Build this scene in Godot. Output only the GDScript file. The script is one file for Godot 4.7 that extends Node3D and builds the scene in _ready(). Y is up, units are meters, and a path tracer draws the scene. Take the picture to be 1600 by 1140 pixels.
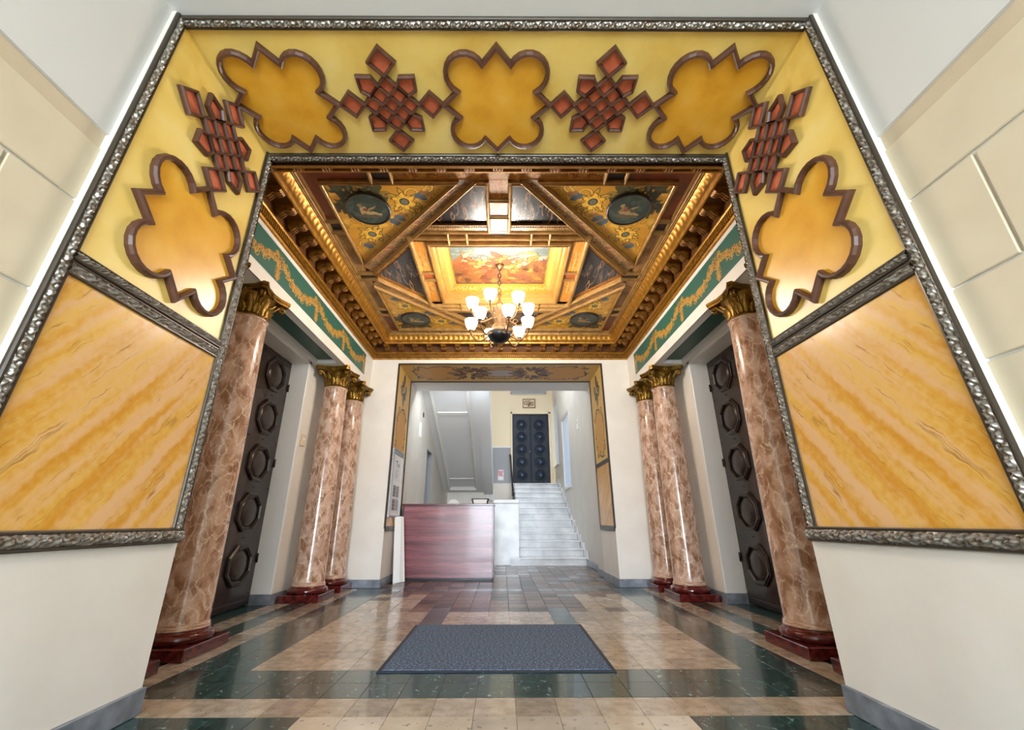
extends Node3D
# Entrance hall: x right, y up, depth d runs away from the camera along -z.
var M := {}
var taken := {}
const YC := 3.88      # underside of the coffered ceiling's ribs
const WC := 4.80      # depth of the ceiling's middle
const XJ := 1.79      # portal jamb faces
const ZO := 1.57
const ZI := 2.59
const YS := 3.58
const SIDE := {-1: "desk", 1: "staircase"}   # which side of the axis a pair stands on

func V(x, y, d) -> Vector3:
	return Vector3(x, y, -d)

func _ready():
	# ---------------------------------------------------------------- camera
	var cam := Camera3D.new()
	cam.name = "camera"
	cam.projection = Camera3D.PROJECTION_FRUSTUM
	cam.near = 0.05
	cam.far = 80.0
	cam.size = 1140.0 / 662.33 * 0.05
	cam.frustum_offset = Vector2((800.0 - 788.1) / 662.33 * 0.05, 0.0)
	add_child(cam)
	cam.position = V(0.037, 0.9, 0.0)
	cam.basis = Basis(Vector3.UP, -0.005) * Basis(Vector3.RIGHT, 0.3535) * Basis(Vector3.BACK, -0.0018)
	cam.current = true
	# ---------------------------------------------------------------- sky
	var env := Environment.new()
	env.background_mode = Environment.BG_SKY
	var sk := Sky.new()
	var sm := ProceduralSkyMaterial.new()
	sm.sky_top_color = Color(0.62, 0.74, 0.92)
	sm.sky_horizon_color = Color(0.86, 0.89, 0.93)
	sm.ground_bottom_color = Color(0.42, 0.40, 0.37)
	sm.ground_horizon_color = Color(0.62, 0.60, 0.57)
	sm.sky_energy_multiplier = 3.0
	sm.ground_energy_multiplier = 1.6
	sk.sky_material = sm
	env.sky = sk
	env.tonemap_mode = Environment.TONE_MAPPER_LINEAR
	env.tonemap_exposure = 1.75
	env.sdfgi_enabled = true
	env.ssao_enabled = true
	env.ssil_enabled = true
	var we := WorldEnvironment.new()
	we.name = "world"
	we.environment = env
	add_child(we)
	# daylight through the glazed street entrance behind the camera; the stair windows let the sky in
	area_light("entrance_daylight", V(0, 1.15, -4.9), Vector3(0, 0, 1), Vector2(2.9, 2.1), Color(0.90, 0.96, 1.0), 27.0)
	make_materials()
	make_setting()
	make_portal()
	make_hall()
	make_ceiling()
	make_far_portal()
	make_stair_hall()
	stair_lamps()
	make_columns()
	make_doors()
	make_chandelier()
	make_things()

func area_light(called, at, back, size, col, e):
	var l := AreaLight3D.new()
	l.name = called
	l.area_size = size
	l.area_normalize_energy = true
	l.light_color = col
	l.light_energy = e
	l.shadow_enabled = true
	l.area_range = 30.0
	l.area_attenuation = 2.0
	add_child(l)
	l.position = at
	l.basis = Basis.looking_at(-back, Vector3.UP)

# ================================================================ shape helpers
func st() -> SurfaceTool:
	var s := SurfaceTool.new()
	s.begin(Mesh.PRIMITIVE_TRIANGLES)
	s.set_smooth_group(-1)
	return s

func tri(s, a, b, c, ua = Vector2.ZERO, ub = Vector2.ZERO, uc = Vector2.ZERO):
	s.set_uv(ua); s.add_vertex(a)
	s.set_uv(ub); s.add_vertex(b)
	s.set_uv(uc); s.add_vertex(c)

func quad(s, a, b, c, d, r = Rect2(0, 0, 1, 1)):
	var u0 = r.position
	var u2 = r.end
	tri(s, a, b, c, u0, Vector2(u2.x, u0.y), u2)
	tri(s, a, c, d, u0, u2, Vector2(u0.x, u2.y))

# box between two corners given in (x, y, depth)
func bx(s, x0, y0, d0, x1, y1, d1, ch = 0.0):
	var lo = Vector3(min(x0, x1), min(y0, y1), -max(d0, d1))
	var hi = Vector3(max(x0, x1), max(y0, y1), -min(d0, d1))
	box_lh(s, lo, hi, ch)

func box_lh(s, lo, hi, ch = 0.0):
	var c = (lo + hi) / 2.0
	var h = (hi - lo) / 2.0
	obox(s, Transform3D(Basis.IDENTITY, c), h, ch)

# oriented box with half sizes h, edges chamfered by ch
func obox(s, t: Transform3D, h: Vector3, ch = 0.0):
	s.set_smooth_group(-1)
	if ch <= 0.0:
		for ax in 3:
			for sg in [-1.0, 1.0]:
				var n = Vector3.ZERO
				n[ax] = sg
				var u = Vector3.ZERO
				u[(ax + 1) % 3] = 1.0
				var w = Vector3.ZERO
				w[(ax + 2) % 3] = sg
				var p = []
				for q in [[-1, -1], [-1, 1], [1, 1], [1, -1]]:
					p.append(t * ((n + u * q[0] + w * q[1]) * h))
				quad(s, p[0], p[1], p[2], p[3])
		return
	var c = min(ch, min(h.x, min(h.y, h.z)) * 0.9)
	var P = func(x, y, z, k):
		var v = Vector3(x, y, z) * h
		for i in 3:
			if i != k:
				v[i] -= sign(v[i]) * c
		return t * v
	for ax in 3:
		for sg in [-1, 1]:
			var idx = [[-1, -1], [-1, 1], [1, 1], [1, -1]]
			var p = []
			for q in idx:
				var v = [0, 0, 0]
				v[ax] = sg; v[(ax + 1) % 3] = q[0]; v[(ax + 2) % 3] = q[1] * sg
				p.append(P.call(v[0], v[1], v[2], ax))
			quad(s, p[0], p[1], p[2], p[3])
	for ax in 3:   # the four edges along each axis
		var b = (ax + 1) % 3
		var e = (ax + 2) % 3
		for sb in [-1, 1]:
			for se in [-1, 1]:
				var v0 = [0, 0, 0]
				var v1 = [0, 0, 0]
				v0[ax] = -1; v0[b] = sb; v0[e] = se
				v1[ax] = 1; v1[b] = sb; v1[e] = se
				var p0 = P.call(v0[0], v0[1], v0[2], b)
				var p1 = P.call(v1[0], v1[1], v1[2], b)
				var p2 = P.call(v1[0], v1[1], v1[2], e)
				var p3 = P.call(v0[0], v0[1], v0[2], e)
				if sb * se > 0:
					quad(s, p0, p3, p2, p1)
				else:
					quad(s, p0, p1, p2, p3)
	for x in [-1, 1]:
		for y in [-1, 1]:
			for z in [-1, 1]:
				var a = P.call(x, y, z, 0)
				var b2 = P.call(x, y, z, 1)
				var c2 = P.call(x, y, z, 2)
				if x * y * z > 0:
					tri(s, a, c2, b2)
				else:
					tri(s, a, b2, c2)

func grid(s, rows, smooth = true, us = 1.0, vs = 1.0):
	s.set_smooth_group(1 if smooth else -1)
	var n = rows.size()
	var m = rows[0].size()
	for i in n - 1:
		for j in m - 1:
			var a = rows[i][j]
			var b = rows[i][j + 1]
			var c = rows[i + 1][j + 1]
			var d = rows[i + 1][j]
			var u0 = float(i) / (n - 1) * us
			var u1 = float(i + 1) / (n - 1) * us
			var v0 = float(j) / (m - 1) * vs
			var v1 = float(j + 1) / (m - 1) * vs
			if not a.is_equal_approx(b):
				tri(s, a, b, c, Vector2(u0, v0), Vector2(u0, v1), Vector2(u1, v1))
			if not c.is_equal_approx(d):
				tri(s, a, c, d, Vector2(u0, v0), Vector2(u1, v1), Vector2(u1, v0))
	s.set_smooth_group(-1)

func lathe(s, prof, n, at = Vector3.ZERO, us = 1.0, vs = 1.0, smooth = true):
	var rows = []
	for i in n + 1:
		var a = -TAU * i / n
		var row = []
		for p in prof:
			row.append(at + Vector3(cos(a) * p.x, p.y, sin(a) * p.x))
		rows.append(row)
	grid(s, rows, smooth, us, vs)

func tube(s, path, r, n = 8, cap = true):
	var rows = []
	var up = Vector3(0.13, 0.97, 0.21).normalized()
	for i in path.size():
		var t = (path[min(i + 1, path.size() - 1)] - path[max(i - 1, 0)]).normalized()
		var a = t.cross(up)
		if a.length() < 0.05:
			a = t.cross(Vector3.RIGHT)
		a = a.normalized()
		var b = t.cross(a).normalized()
		var rr = r if not (r is Array) else r[i]
		var row = []
		for k in n + 1:
			var q = TAU * k / n
			row.append(path[i] + (a * cos(q) + b * sin(q)) * rr)
		rows.append(row)
	if cap:
		var f = []
		var g = []
		for k in n + 1:
			f.append(path[0])
			g.append(path[-1])
		rows.push_front(f)
		rows.append(g)
	grid(s, rows)

# a moulding: profile points (across, out) swept along a path in the plane with normal n, corners mitred
func sweep(s, path, n: Vector3, prof, closed = false, step = 0.0, carve = null, smooth = false, vs = 1.0):
	var pts = []
	var d0 = []
	var d1 = []
	var cnt = path.size()
	var segs = cnt if closed else cnt - 1
	for i in segs:
		var a = path[i]
		var b = path[(i + 1) % cnt]
		var t = (b - a).normalized()
		var tp = t
		if i > 0 or closed:
			tp = (a - path[(i - 1 + cnt) % cnt]).normalized()
		pts.append(a); d0.append(tp); d1.append(t)
		if step > 0.0:
			var k = int(max(1, round((b - a).length() / step)))
			for j in range(1, k):
				pts.append(a.lerp(b, float(j) / k)); d0.append(t); d1.append(t)
		if i == segs - 1:
			var tn = t
			if closed:
				tn = (path[1] - path[0]).normalized()
			pts.append(b); d0.append(t); d1.append(tn)
	var rows = []
	var dist = 0.0
	for i in pts.size():
		if i > 0:
			dist += (pts[i] - pts[i - 1]).length()
		var m = (d0[i] + d1[i]).normalized()
		var k = 1.0 / max(0.25, m.dot(d1[i]))
		var side = n.cross(m).normalized() * k
		var row = []
		for j in prof.size():
			var h = prof[j].y
			if carve != null and j > 0 and j < prof.size() - 1:
				h += carve.call(dist, float(j) / (prof.size() - 1))
			row.append(pts[i] + side * prof[j].x + n * h)
		rows.append(row)
	grid(s, rows, smooth, dist, vs)

# polygon slab on a plane: points are (along ea, along eb), faces from h0 to h1 along n
func prism(s, pts, o, ea, eb, n, h0, h1, uvr = null):
	s.set_smooth_group(-1)
	var idx = Geometry2D.triangulate_polygon(PackedVector2Array(pts))
	var W = func(p, h): return o + ea * p.x + eb * p.y + n * h
	var U = func(p):
		if uvr == null:
			return p
		return Vector2((p.x - uvr.position.x) / uvr.size.x, (p.y - uvr.position.y) / uvr.size.y)
	for i in range(0, idx.size(), 3):
		var a = pts[idx[i]]
		var b = pts[idx[i + 1]]
		var c = pts[idx[i + 2]]
		if ea.cross(eb).dot(n) * (b - a).cross(c - a) > 0:
			var q = b
			b = c
			c = q
		tri(s, W.call(a, h1), W.call(b, h1), W.call(c, h1), U.call(a), U.call(b), U.call(c))
		tri(s, W.call(a, h0), W.call(c, h0), W.call(b, h0), U.call(a), U.call(c), U.call(b))
	for i in pts.size():
		var a = pts[i]
		var b = pts[(i + 1) % pts.size()]
		quad(s, W.call(a, h0), W.call(b, h0), W.call(b, h1), W.call(a, h1))

func mesh_of(s) -> ArrayMesh:
	s.generate_normals()
	s.index()
	return s.commit()

func numbered(n):
	if not taken.has(n):
		taken[n] = 0
		return n
	taken[n] += 1
	return "%s_%03d" % [n, taken[n]]

func inst(called, mesh, m, parent, t = Transform3D.IDENTITY):
	var o := MeshInstance3D.new()
	o.name = numbered(called) if parent == self else called
	o.mesh = mesh
	if m != null:
		o.material_override = m
	o.transform = t
	parent.add_child(o, true)
	return o

func obj(called, s, m, parent, t = Transform3D.IDENTITY):
	return inst(called, mesh_of(s), m, parent, t)

func thing(called, label, category, at = Vector3.ZERO, group = "", kind = ""):
	var o := Node3D.new()
	o.name = numbered(called)
	add_child(o)
	o.position = at
	return tag(o, label, category, group, kind)

func tag(o, label, category, group = "", kind = ""):
	o.set_meta("label", label)
	o.set_meta("category", category)
	if group != "":
		o.set_meta("group", group)
	if kind != "":
		o.set_meta("kind", kind)
	return o

func struct(called, label, category):
	return thing(called, label, category, Vector3.ZERO, "", "structure")

# ================================================================ paint helpers
func cv(w, h, c) -> Image:
	var im := Image.create(w, h, false, Image.FORMAT_RGBA8)
	im.fill(c)
	return im

func disc(im, x, y, r, c):
	for dy in range(-int(ceil(r)), int(ceil(r)) + 1):
		var q = r * r - dy * dy
		if q <= 0:
			continue
		var k = sqrt(q)
		im.fill_rect(Rect2i(int(round(x - k)), int(round(y + dy)), int(max(1, round(2 * k))), 1), c)

func stroke(im, pts, w, c, taper = false):
	var tot = pts.size()
	for i in tot - 1:
		var a = pts[i]
		var b = pts[i + 1]
		var n = int(max(1, ceil(a.distance_to(b) / max(1.0, w * 0.5))))
		for k in n:
			var p = a.lerp(b, float(k) / n)
			var ww = w
			if taper:
				ww = max(0.8, w * (1.0 - 0.8 * (i + float(k) / n) / tot))
			disc(im, p.x, p.y, ww, c)

func fillpoly(im, pts, c):
	var y0 = 1e9
	var y1 = -1e9
	for p in pts:
		y0 = min(y0, p.y)
		y1 = max(y1, p.y)
	for y in range(int(floor(y0)), int(ceil(y1)) + 1):
		var xs = []
		for i in pts.size():
			var a = pts[i]
			var b = pts[(i + 1) % pts.size()]
			if (a.y <= y) != (b.y <= y):
				xs.append(a.x + (y - a.y) / (b.y - a.y) * (b.x - a.x))
		xs.sort()
		for k in range(0, xs.size() - 1, 2):
			im.fill_rect(Rect2i(int(xs[k]), y, int(max(1, xs[k + 1] - xs[k])), 1), c)

func spiral(x, y, r, a0, turns, dir):
	var out = []
	for i in 26:
		var t = i / 25.0
		var a = a0 + dir * turns * TAU * t
		var rr = r * (1.0 - 0.82 * t)
		out.append(Vector2(x + cos(a) * rr, y + sin(a) * rr))
	return out

func leafpts(x, y, l, a, w):
	var out = []
	var d = Vector2(cos(a), sin(a))
	var e = Vector2(-d.y, d.x)
	for i in 9:
		var t = i / 8.0
		out.append(Vector2(x, y) + d * l * t + e * w * sin(PI * t) * (1.0 - 0.3 * t))
	for i in range(7, 0, -1):
		var t = i / 8.0
		out.append(Vector2(x, y) + d * l * t - e * w * sin(PI * t) * (1.0 - 0.3 * t))
	return out

func blob(rng, x, y, rx, ry, rot, wob = 0.25, n = 18):
	var out = []
	var ph = rng.randf() * TAU
	var k = rng.randi_range(2, 5)
	for i in n:
		var a = TAU * i / n
		var q = 1.0 + wob * sin(k * a + ph) + wob * 0.5 * sin((k + 3) * a + ph * 2.0)
		out.append(Vector2(x, y) + Vector2(cos(a) * rx * q, sin(a) * ry * q).rotated(rot))
	return out

func outline(im, pts, w, c):
	var p = pts.duplicate()
	p.append(pts[0])
	stroke(im, p, w, c)

func texof(im) -> ImageTexture:
	im.generate_mipmaps()
	return ImageTexture.create_from_image(im)

func nz(sd, freq, oct = 4, ridged = false, warp = 0.0):
	var f := FastNoiseLite.new()
	f.seed = sd
	f.noise_type = FastNoiseLite.TYPE_SIMPLEX_SMOOTH
	f.frequency = freq
	f.fractal_type = FastNoiseLite.FRACTAL_RIDGED if ridged else FastNoiseLite.FRACTAL_FBM
	f.fractal_octaves = oct
	if warp > 0.0:
		f.domain_warp_enabled = true
		f.domain_warp_amplitude = warp
		f.domain_warp_frequency = freq * 1.5
	return f

# two noises mixed: base runs through the colours of stops, vein paints a colour where it is strong
func stone(size, n1, stops, n2 = null, vein = Color.WHITE, lo = 0.8, hi = 0.95, strength = 1.0, n3 = null, vein3 = Color.BLACK, lo3 = 0.8, hi3 = 0.95) -> ImageTexture:
	var a = n1.get_seamless_image(size, size).get_data()
	var b = null
	var c3 = null
	if n2 != null:
		b = n2.get_seamless_image(size, size).get_data()
	if n3 != null:
		c3 = n3.get_seamless_image(size, size).get_data()
	var lr = PackedFloat32Array(); var lg = PackedFloat32Array(); var lb = PackedFloat32Array()
	var g := Gradient.new()
	g.offsets = PackedFloat32Array(stops.keys())
	g.colors = PackedColorArray(stops.values())
	for i in 256:
		var c = g.sample(i / 255.0)
		lr.append(c.r * 255.0); lg.append(c.g * 255.0); lb.append(c.b * 255.0)
	var out := PackedByteArray()
	out.resize(size * size * 3)
	var vw = PackedFloat32Array()
	var vw3 = PackedFloat32Array()
	for i in 256:
		vw.append(clampf((i / 255.0 - lo) / (hi - lo), 0.0, 1.0) * strength)
		vw3.append(clampf((i / 255.0 - lo3) / (hi3 - lo3), 0.0, 1.0) * strength)
	for i in size * size:
		var k = a[i]
		var r = lr[k]; var gg = lg[k]; var bb = lb[k]
		if b != null:
			var w = vw[b[i]]
			if w > 0.0:
				r += (vein.r * 255.0 - r) * w; gg += (vein.g * 255.0 - gg) * w; bb += (vein.b * 255.0 - bb) * w
		if c3 != null:
			var w3 = vw3[c3[i]]
			if w3 > 0.0:
				r += (vein3.r * 255.0 - r) * w3; gg += (vein3.g * 255.0 - gg) * w3; bb += (vein3.b * 255.0 - bb) * w3
		out[i * 3] = int(r); out[i * 3 + 1] = int(gg); out[i * 3 + 2] = int(bb)
	return texof(Image.create_from_data(size, size, false, Image.FORMAT_RGB8, out))

func c8(r, g, b) -> Color:
	return Color(r / 255.0, g / 255.0, b / 255.0)

func mat(called, col, rough = 0.6, tex = null, o = {}):
	var m := StandardMaterial3D.new()
	m.albedo_color = col
	m.roughness = rough
	m.metallic = o.get("metal", 0.0)
	m.metallic_specular = o.get("spec", 0.5)
	m.cull_mode = BaseMaterial3D.CULL_DISABLED
	m.resource_name = called
	if tex != null:
		m.albedo_texture = tex
	if o.has("tri"):
		m.uv1_triplanar = true
		m.uv1_world_triplanar = o.get("world", true)
		m.uv1_scale = Vector3.ONE * o.tri
	elif o.has("uv"):
		m.uv1_scale = Vector3(o.uv.x, o.uv.y, 1)
	if o.has("coat"):
		m.clearcoat_enabled = true
		m.clearcoat = o.coat
		m.clearcoat_roughness = o.get("coat_rough", 0.08)
	if o.has("bump"):
		m.heightmap_enabled = true
		m.heightmap_texture = o.bump
		m.heightmap_scale = o.get("bumps", 0.3)
	if o.has("emit"):
		m.emission_enabled = true
		m.emission = o.emit
		m.emission_energy_multiplier = o.get("power", 1.0)
	if o.has("alpha"):
		m.transparency = BaseMaterial3D.TRANSPARENCY_ALPHA
		m.albedo_color.a = o.alpha
	if o.has("backlight"):
		m.backlight_enabled = true
		m.backlight = o.backlight
	M[called] = m
	return m

# ================================================================ materials
func make_materials():
	# plain plasters
	var plast = stone(256, nz(3, 0.012, 4), {0.0: c8(221, 215, 203), 0.5: c8(226, 220, 209), 1.0: c8(230, 225, 215)})
	mat("cream", Color.WHITE, 0.6, plast, {"tri": 0.6})
	mat("ashlar", c8(238, 230, 210), 0.65, plast, {"tri": 0.8})
	mat("band", c8(226, 214, 192), 0.65, plast, {"tri": 0.8})
	mat("white", c8(210, 209, 206), 0.6)
	mat("hall_cream", Color.WHITE, 0.5, plast, {"tri": 0.5})
	mat("grey_white", c8(232, 232, 232), 0.5)
	mat("stair_grey", c8(238, 238, 238), 0.5, plast, {"tri": 0.4})
	mat("warm_cream", c8(238, 220, 186), 0.55)
	mat("casing", c8(226, 224, 220), 0.4)
	mat("dado_grey", c8(150, 152, 156), 0.4)
	# painted portal
	var yl = stone(512, nz(11, 0.006, 5, false, 30.0), {0.0: c8(226, 186, 88), 0.35: c8(238, 206, 112), 0.6: c8(242, 212, 122), 1.0: c8(246, 222, 146)})
	mat("yellow", Color.WHITE, 0.38, yl, {"tri": 0.55})
	var am = stone(512, nz(23, 0.007, 5, false, 25.0), {0.0: c8(220, 156, 40), 0.45: c8(232, 172, 52), 0.7: c8(235, 178, 62), 1.0: c8(238, 190, 84)}, nz(24, 0.02, 3, true), c8(224, 176, 80), 0.86, 1.0, 0.5)
	mat("amber", Color.WHITE, 0.30, am, {"tri": 0.8})
	mat("frame_wood", c8(104, 70, 54), 0.42, stone(128, nz(31, 0.03, 3), {0.0: c8(190, 176, 168), 1.0: c8(255, 250, 245)}), {"tri": 3.0})
	mat("red_cell", c8(226, 122, 86), 0.55, stone(128, nz(33, 0.02, 3), {0.0: c8(205, 200, 195), 1.0: c8(255, 250, 245)}), {"tri": 3.0})
	mat("sienna", Color.WHITE, 0.22, texof(paint_sienna()), {})
	# carved metal-painted mouldings
	var pat = stone(256, nz(41, 0.03, 4), {0.0: c8(104, 96, 84), 0.45: c8(138, 132, 122), 0.6: c8(164, 160, 154), 1.0: c8(196, 196, 196)}, nz(42, 0.012, 3), c8(104, 80, 54), 0.6, 0.85, 0.6)
	mat("bronze", Color.WHITE, 0.30, pat, {"tri": 2.5, "metal": 0.55})
	mat("bronze_dark", c8(70, 62, 52), 0.35, null, {"metal": 0.4})
	mat("gold", c8(186, 138, 52), 0.34, stone(128, nz(51, 0.03, 3), {0.0: c8(190, 170, 140), 1.0: c8(255, 250, 240)}), {"tri": 3.0, "metal": 0.55})
	mat("gold_dark", c8(150, 102, 34), 0.4, stone(128, nz(53, 0.03, 3), {0.0: c8(170, 150, 120), 1.0: c8(255, 250, 240)}), {"tri": 3.0, "metal": 0.4})
	mat("gold_red", c8(96, 56, 22), 0.45, null, {"metal": 0.2})
	mat("gold_cap", c8(150, 118, 42), 0.30, stone(128, nz(55, 0.03, 3), {0.0: c8(150, 130, 100), 1.0: c8(255, 250, 240)}), {"tri": 3.0, "metal": 0.7})
	mat("rib", c8(176, 140, 84), 0.35, stone(128, nz(57, 0.02, 3), {0.0: c8(180, 165, 145), 1.0: c8(255, 248, 238)}), {"tri": 2.0, "metal": 0.35})
	# columns
	var cm = stone(512, nz(61, 0.016, 4, false, 40.0), {0.0: c8(122, 84, 60), 0.35: c8(162, 122, 96), 0.55: c8(190, 154, 132), 0.8: c8(204, 174, 156), 1.0: c8(180, 130, 96)}, nz(62, 0.017, 1, true, 26.0), c8(226, 206, 184), 0.88, 0.96, 0.85, nz(63, 0.024, 1, true, 22.0), c8(222, 196, 172), 0.90, 0.97)
	mat("column_marble", Color.WHITE, 0.18, cm, {"uv": Vector2(1, 2), "coat": 0.3})
	mat("plinth_marble", Color.WHITE, 0.14, stone(256, nz(66, 0.02, 4), {0.0: c8(52, 12, 12), 0.6: c8(92, 26, 24), 1.0: c8(112, 40, 34)}, nz(67, 0.012, 2, true, 30.0), c8(214, 190, 180), 0.955, 1.0, 0.8), {"tri": 2.5, "coat": 0.5})
	# floor
	var tanb = stone(512, nz(71, 0.02, 5), {0.0: c8(150, 134, 116), 0.5: c8(178, 162, 142), 1.0: c8(200, 186, 168)}, nz(72, 0.06, 2, true, 20.0), c8(206, 190, 168), 0.90, 1.0, 0.7, nz(73, 0.09, 2), c8(70, 54, 40), 0.80, 0.86)
	var grn = stone(512, nz(75, 0.02, 5), {0.0: c8(14, 38, 40), 0.5: c8(30, 64, 64), 1.0: c8(58, 94, 90)}, nz(76, 0.012, 2, true, 40.0), c8(184, 200, 194), 0.87, 0.965, 0.85, nz(77, 0.03, 1, true, 30.0), c8(132, 156, 152), 0.93, 0.985)
	var brn = stone(512, nz(78, 0.02, 5), {0.0: c8(84, 62, 52), 0.5: c8(116, 92, 78), 1.0: c8(142, 118, 102)}, nz(79, 0.06, 2, true, 20.0), c8(160, 142, 128), 0.90, 1.0, 0.5)
	var fo = {"tri": 0.9, "coat": 0.5, "coat_rough": 0.07}
	var fw = {"tri": 0.9, "coat": 0.35, "coat_rough": 0.10}
	var vary = [Color(1, 1, 1), Color(0.86, 0.85, 0.84), Color(0.94, 0.92, 0.88)]
	for i in 3:
		mat("tan%d" % i, vary[i], 0.24, tanb, fo)
		mat("green%d" % i, vary[i], 0.20, grn, fo)
		mat("brown%d" % i, [Color(1, 1, 1), Color(0.74, 0.72, 0.72), Color(0.88, 0.84, 0.80)][i], 0.32, brn, fw)
		mat("cream_tile%d" % i, vary[i] * c8(255, 255, 255), 0.3, stone(256, nz(81 + i, 0.02, 5), {0.0: c8(190, 176, 158), 1.0: c8(222, 212, 196)}, nz(85, 0.08, 2), c8(110, 96, 80), 0.80, 0.86, 0.7), fo)
		mat("slate%d" % i, vary[i] * c8(112, 118, 116), 0.32, brn, fw)
	mat("grout", c8(136, 130, 122), 0.7)
	mat("base_grey", c8(190, 194, 200), 0.3, stone(256, nz(88, 0.015, 4), {0.0: c8(120, 124, 130), 0.5: c8(158, 162, 168), 1.0: c8(196, 200, 206)}), {"tri": 1.5})
	mat("stair_marble", Color.WHITE, 0.25, stone(512, nz(91, 0.006, 5, false, 30.0), {0.0: c8(196, 198, 202), 0.6: c8(222, 224, 226), 1.0: c8(236, 237, 238)}, nz(92, 0.008, 3, true, 40.0), c8(168, 172, 178), 0.9, 1.0, 0.6), {"tri": 0.6})
	# woods
	mat("door_wood", Color.WHITE, 0.30, stone(256, nz(95, 0.02, 4), {0.0: c8(22, 13, 10), 0.6: c8(34, 21, 16), 1.0: c8(48, 31, 24)}), {"tri": 2.0, "coat": 0.4})
	mat("blue_door", c8(12, 25, 44), 0.5)
	mat("blue_knob", c8(38, 56, 82), 0.18, null, {"coat": 0.6})
	mat("mahogany", Color.WHITE, 0.28, texof(paint_mahogany()), {"coat": 0.3})
	mat("mahogany_edge", c8(92, 34, 40), 0.3, null, {"coat": 0.3})
	mat("black_iron", c8(26, 27, 30), 0.3, null, {"metal": 0.3})
	mat("shade_glass", c8(250, 246, 238), 0.35, null, {"emit": c8(255, 244, 226), "power": 1.6})
	mat("lit_tube", c8(245, 245, 242), 0.4, null, {"emit": c8(255, 252, 246), "power": 1.5})
	mat("chand_bronze", c8(104, 78, 50), 0.3, null, {"metal": 0.7})
	mat("carpet", Color.WHITE, 0.95, stone(256, nz(97, 0.09, 2), {0.0: c8(34, 46, 64), 0.5: c8(76, 92, 114), 1.0: c8(140, 154, 174)}), {"tri": 2.0})
	mat("rubber", c8(32, 40, 54), 0.7)
	mat("paper", c8(238, 238, 236), 0.7)
	mat("plastic_cream", c8(216, 200, 170), 0.4)
	mat("frosted", c8(206, 212, 220), 0.5, null, {"alpha": 0.8})
	mat("glass", c8(225, 238, 240), 0.02, null, {"alpha": 0.08})
	mat("steel", c8(170, 172, 176), 0.35, null, {"metal": 0.8})
	# painted ceiling
	mat("p_tri", Color.WHITE, 0.35, texof(paint_corner(7)), {})
	mat("p_band", Color.WHITE, 0.5, texof(paint_band(c8(112, 72, 32), [c8(214, 172, 104), c8(190, 142, 82), c8(176, 112, 88), c8(150, 138, 92)], c8(48, 28, 12), 17)), {})
	mat("p_gold", Color.WHITE, 0.5, texof(paint_band(c8(166, 104, 30), [c8(218, 166, 70), c8(196, 138, 54), c8(150, 76, 34), c8(188, 162, 96)], c8(76, 40, 12), 19)), {})
	mat("p_cove", Color.WHITE, 0.32, texof(paint_marks(c8(150, 98, 30), c8(78, 44, 14), 5)), {})
	mat("p_black", Color.WHITE, 0.24, texof(paint_band(c8(30, 26, 26), [c8(120, 84, 62), c8(92, 74, 64), c8(70, 70, 72), c8(136, 108, 84)], c8(20, 16, 16), 29, 0.45)), {"coat": 0.3})
	mat("p_red", Color.WHITE, 0.4, stone(256, nz(103, 0.012, 5, false, 30.0), {0.0: c8(62, 62, 42), 0.2: c8(98, 58, 34), 0.4: c8(122, 56, 30), 1.0: c8(146, 68, 36)}), {"tri": 1.2})
	mat("p_dark", c8(40, 30, 30), 0.35)
	mat("p_pink", Color.WHITE, 0.3, texof(paint_band(c8(176, 138, 112), [c8(196, 160, 136), c8(160, 106, 80), c8(186, 150, 120)], c8(122, 86, 66), 31, 0.35)), {})
	mat("p_picture", c8(186, 182, 176), 0.35, texof(paint_picture()), {})
	mat("p_medal0", Color.WHITE, 0.28, texof(paint_medallion(3)), {})
	mat("p_medal1", Color.WHITE, 0.28, texof(paint_medallion(8)), {})
	mat("gold_cove", c8(150, 98, 36), 0.34, null, {"metal": 0.25})
	mat("frieze", Color.WHITE, 0.5, texof(paint_frieze()), {})
	mat("green_paint", c8(36, 84, 70), 0.45)
	mat("far_soffit", Color.WHITE, 0.45, texof(paint_far_soffit()), {})
	mat("far_jamb", Color.WHITE, 0.45, texof(paint_far_jamb()), {})

func paint_sienna() -> Image:
	var w := 640
	var h := 640
	var im := Image.create(w, h, false, Image.FORMAT_RGB8)
	var n1 = nz(201, 0.004, 5)
	var n2 = nz(202, 0.010, 5)
	var n3 = nz(203, 0.03, 4)
	var n4 = nz(204, 0.004, 4)
	var n5 = nz(205, 0.012, 3)
	var a = c8(212, 148, 44)
	var b = c8(226, 178, 88)
	var c = c8(228, 182, 134)
	var e = c8(128, 86, 34)
	for y in h:
		for x in w:
			# x runs up the slab, y into the passage; s across the streaks, t along them
			var wob = 9.0 * n5.get_noise_2d(x, y)
			var s = x * 0.60 - y * 0.80 + wob
			var t = x * 0.80 + y * 0.60
			var q = n1.get_noise_2d(s * 2.2, t * 0.14)
			var r = n2.get_noise_2d(s * 1.3, t * 0.10)
			var g = n3.get_noise_2d(x, y)
			var col = a.lerp(b, clampf(0.62 + q * 1.3 + g * 0.35, 0.0, 1.0)).lerp(c, clampf(0.30 + r * 1.5 + g * 0.25, 0.0, 0.85))
			var v = n4.get_noise_2d(s * 3.0 + 7.0 * g, t * 0.14)
			var k = (1.0 - smoothstep(0.0, 0.05, abs(v))) * clampf(0.15 + 1.6 * n5.get_noise_2d(x * 0.8 + 300.0, y * 0.8), 0.0, 1.0)
			im.set_pixel(x, y, col.lerp(e, k * 0.6))
	return im

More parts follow.
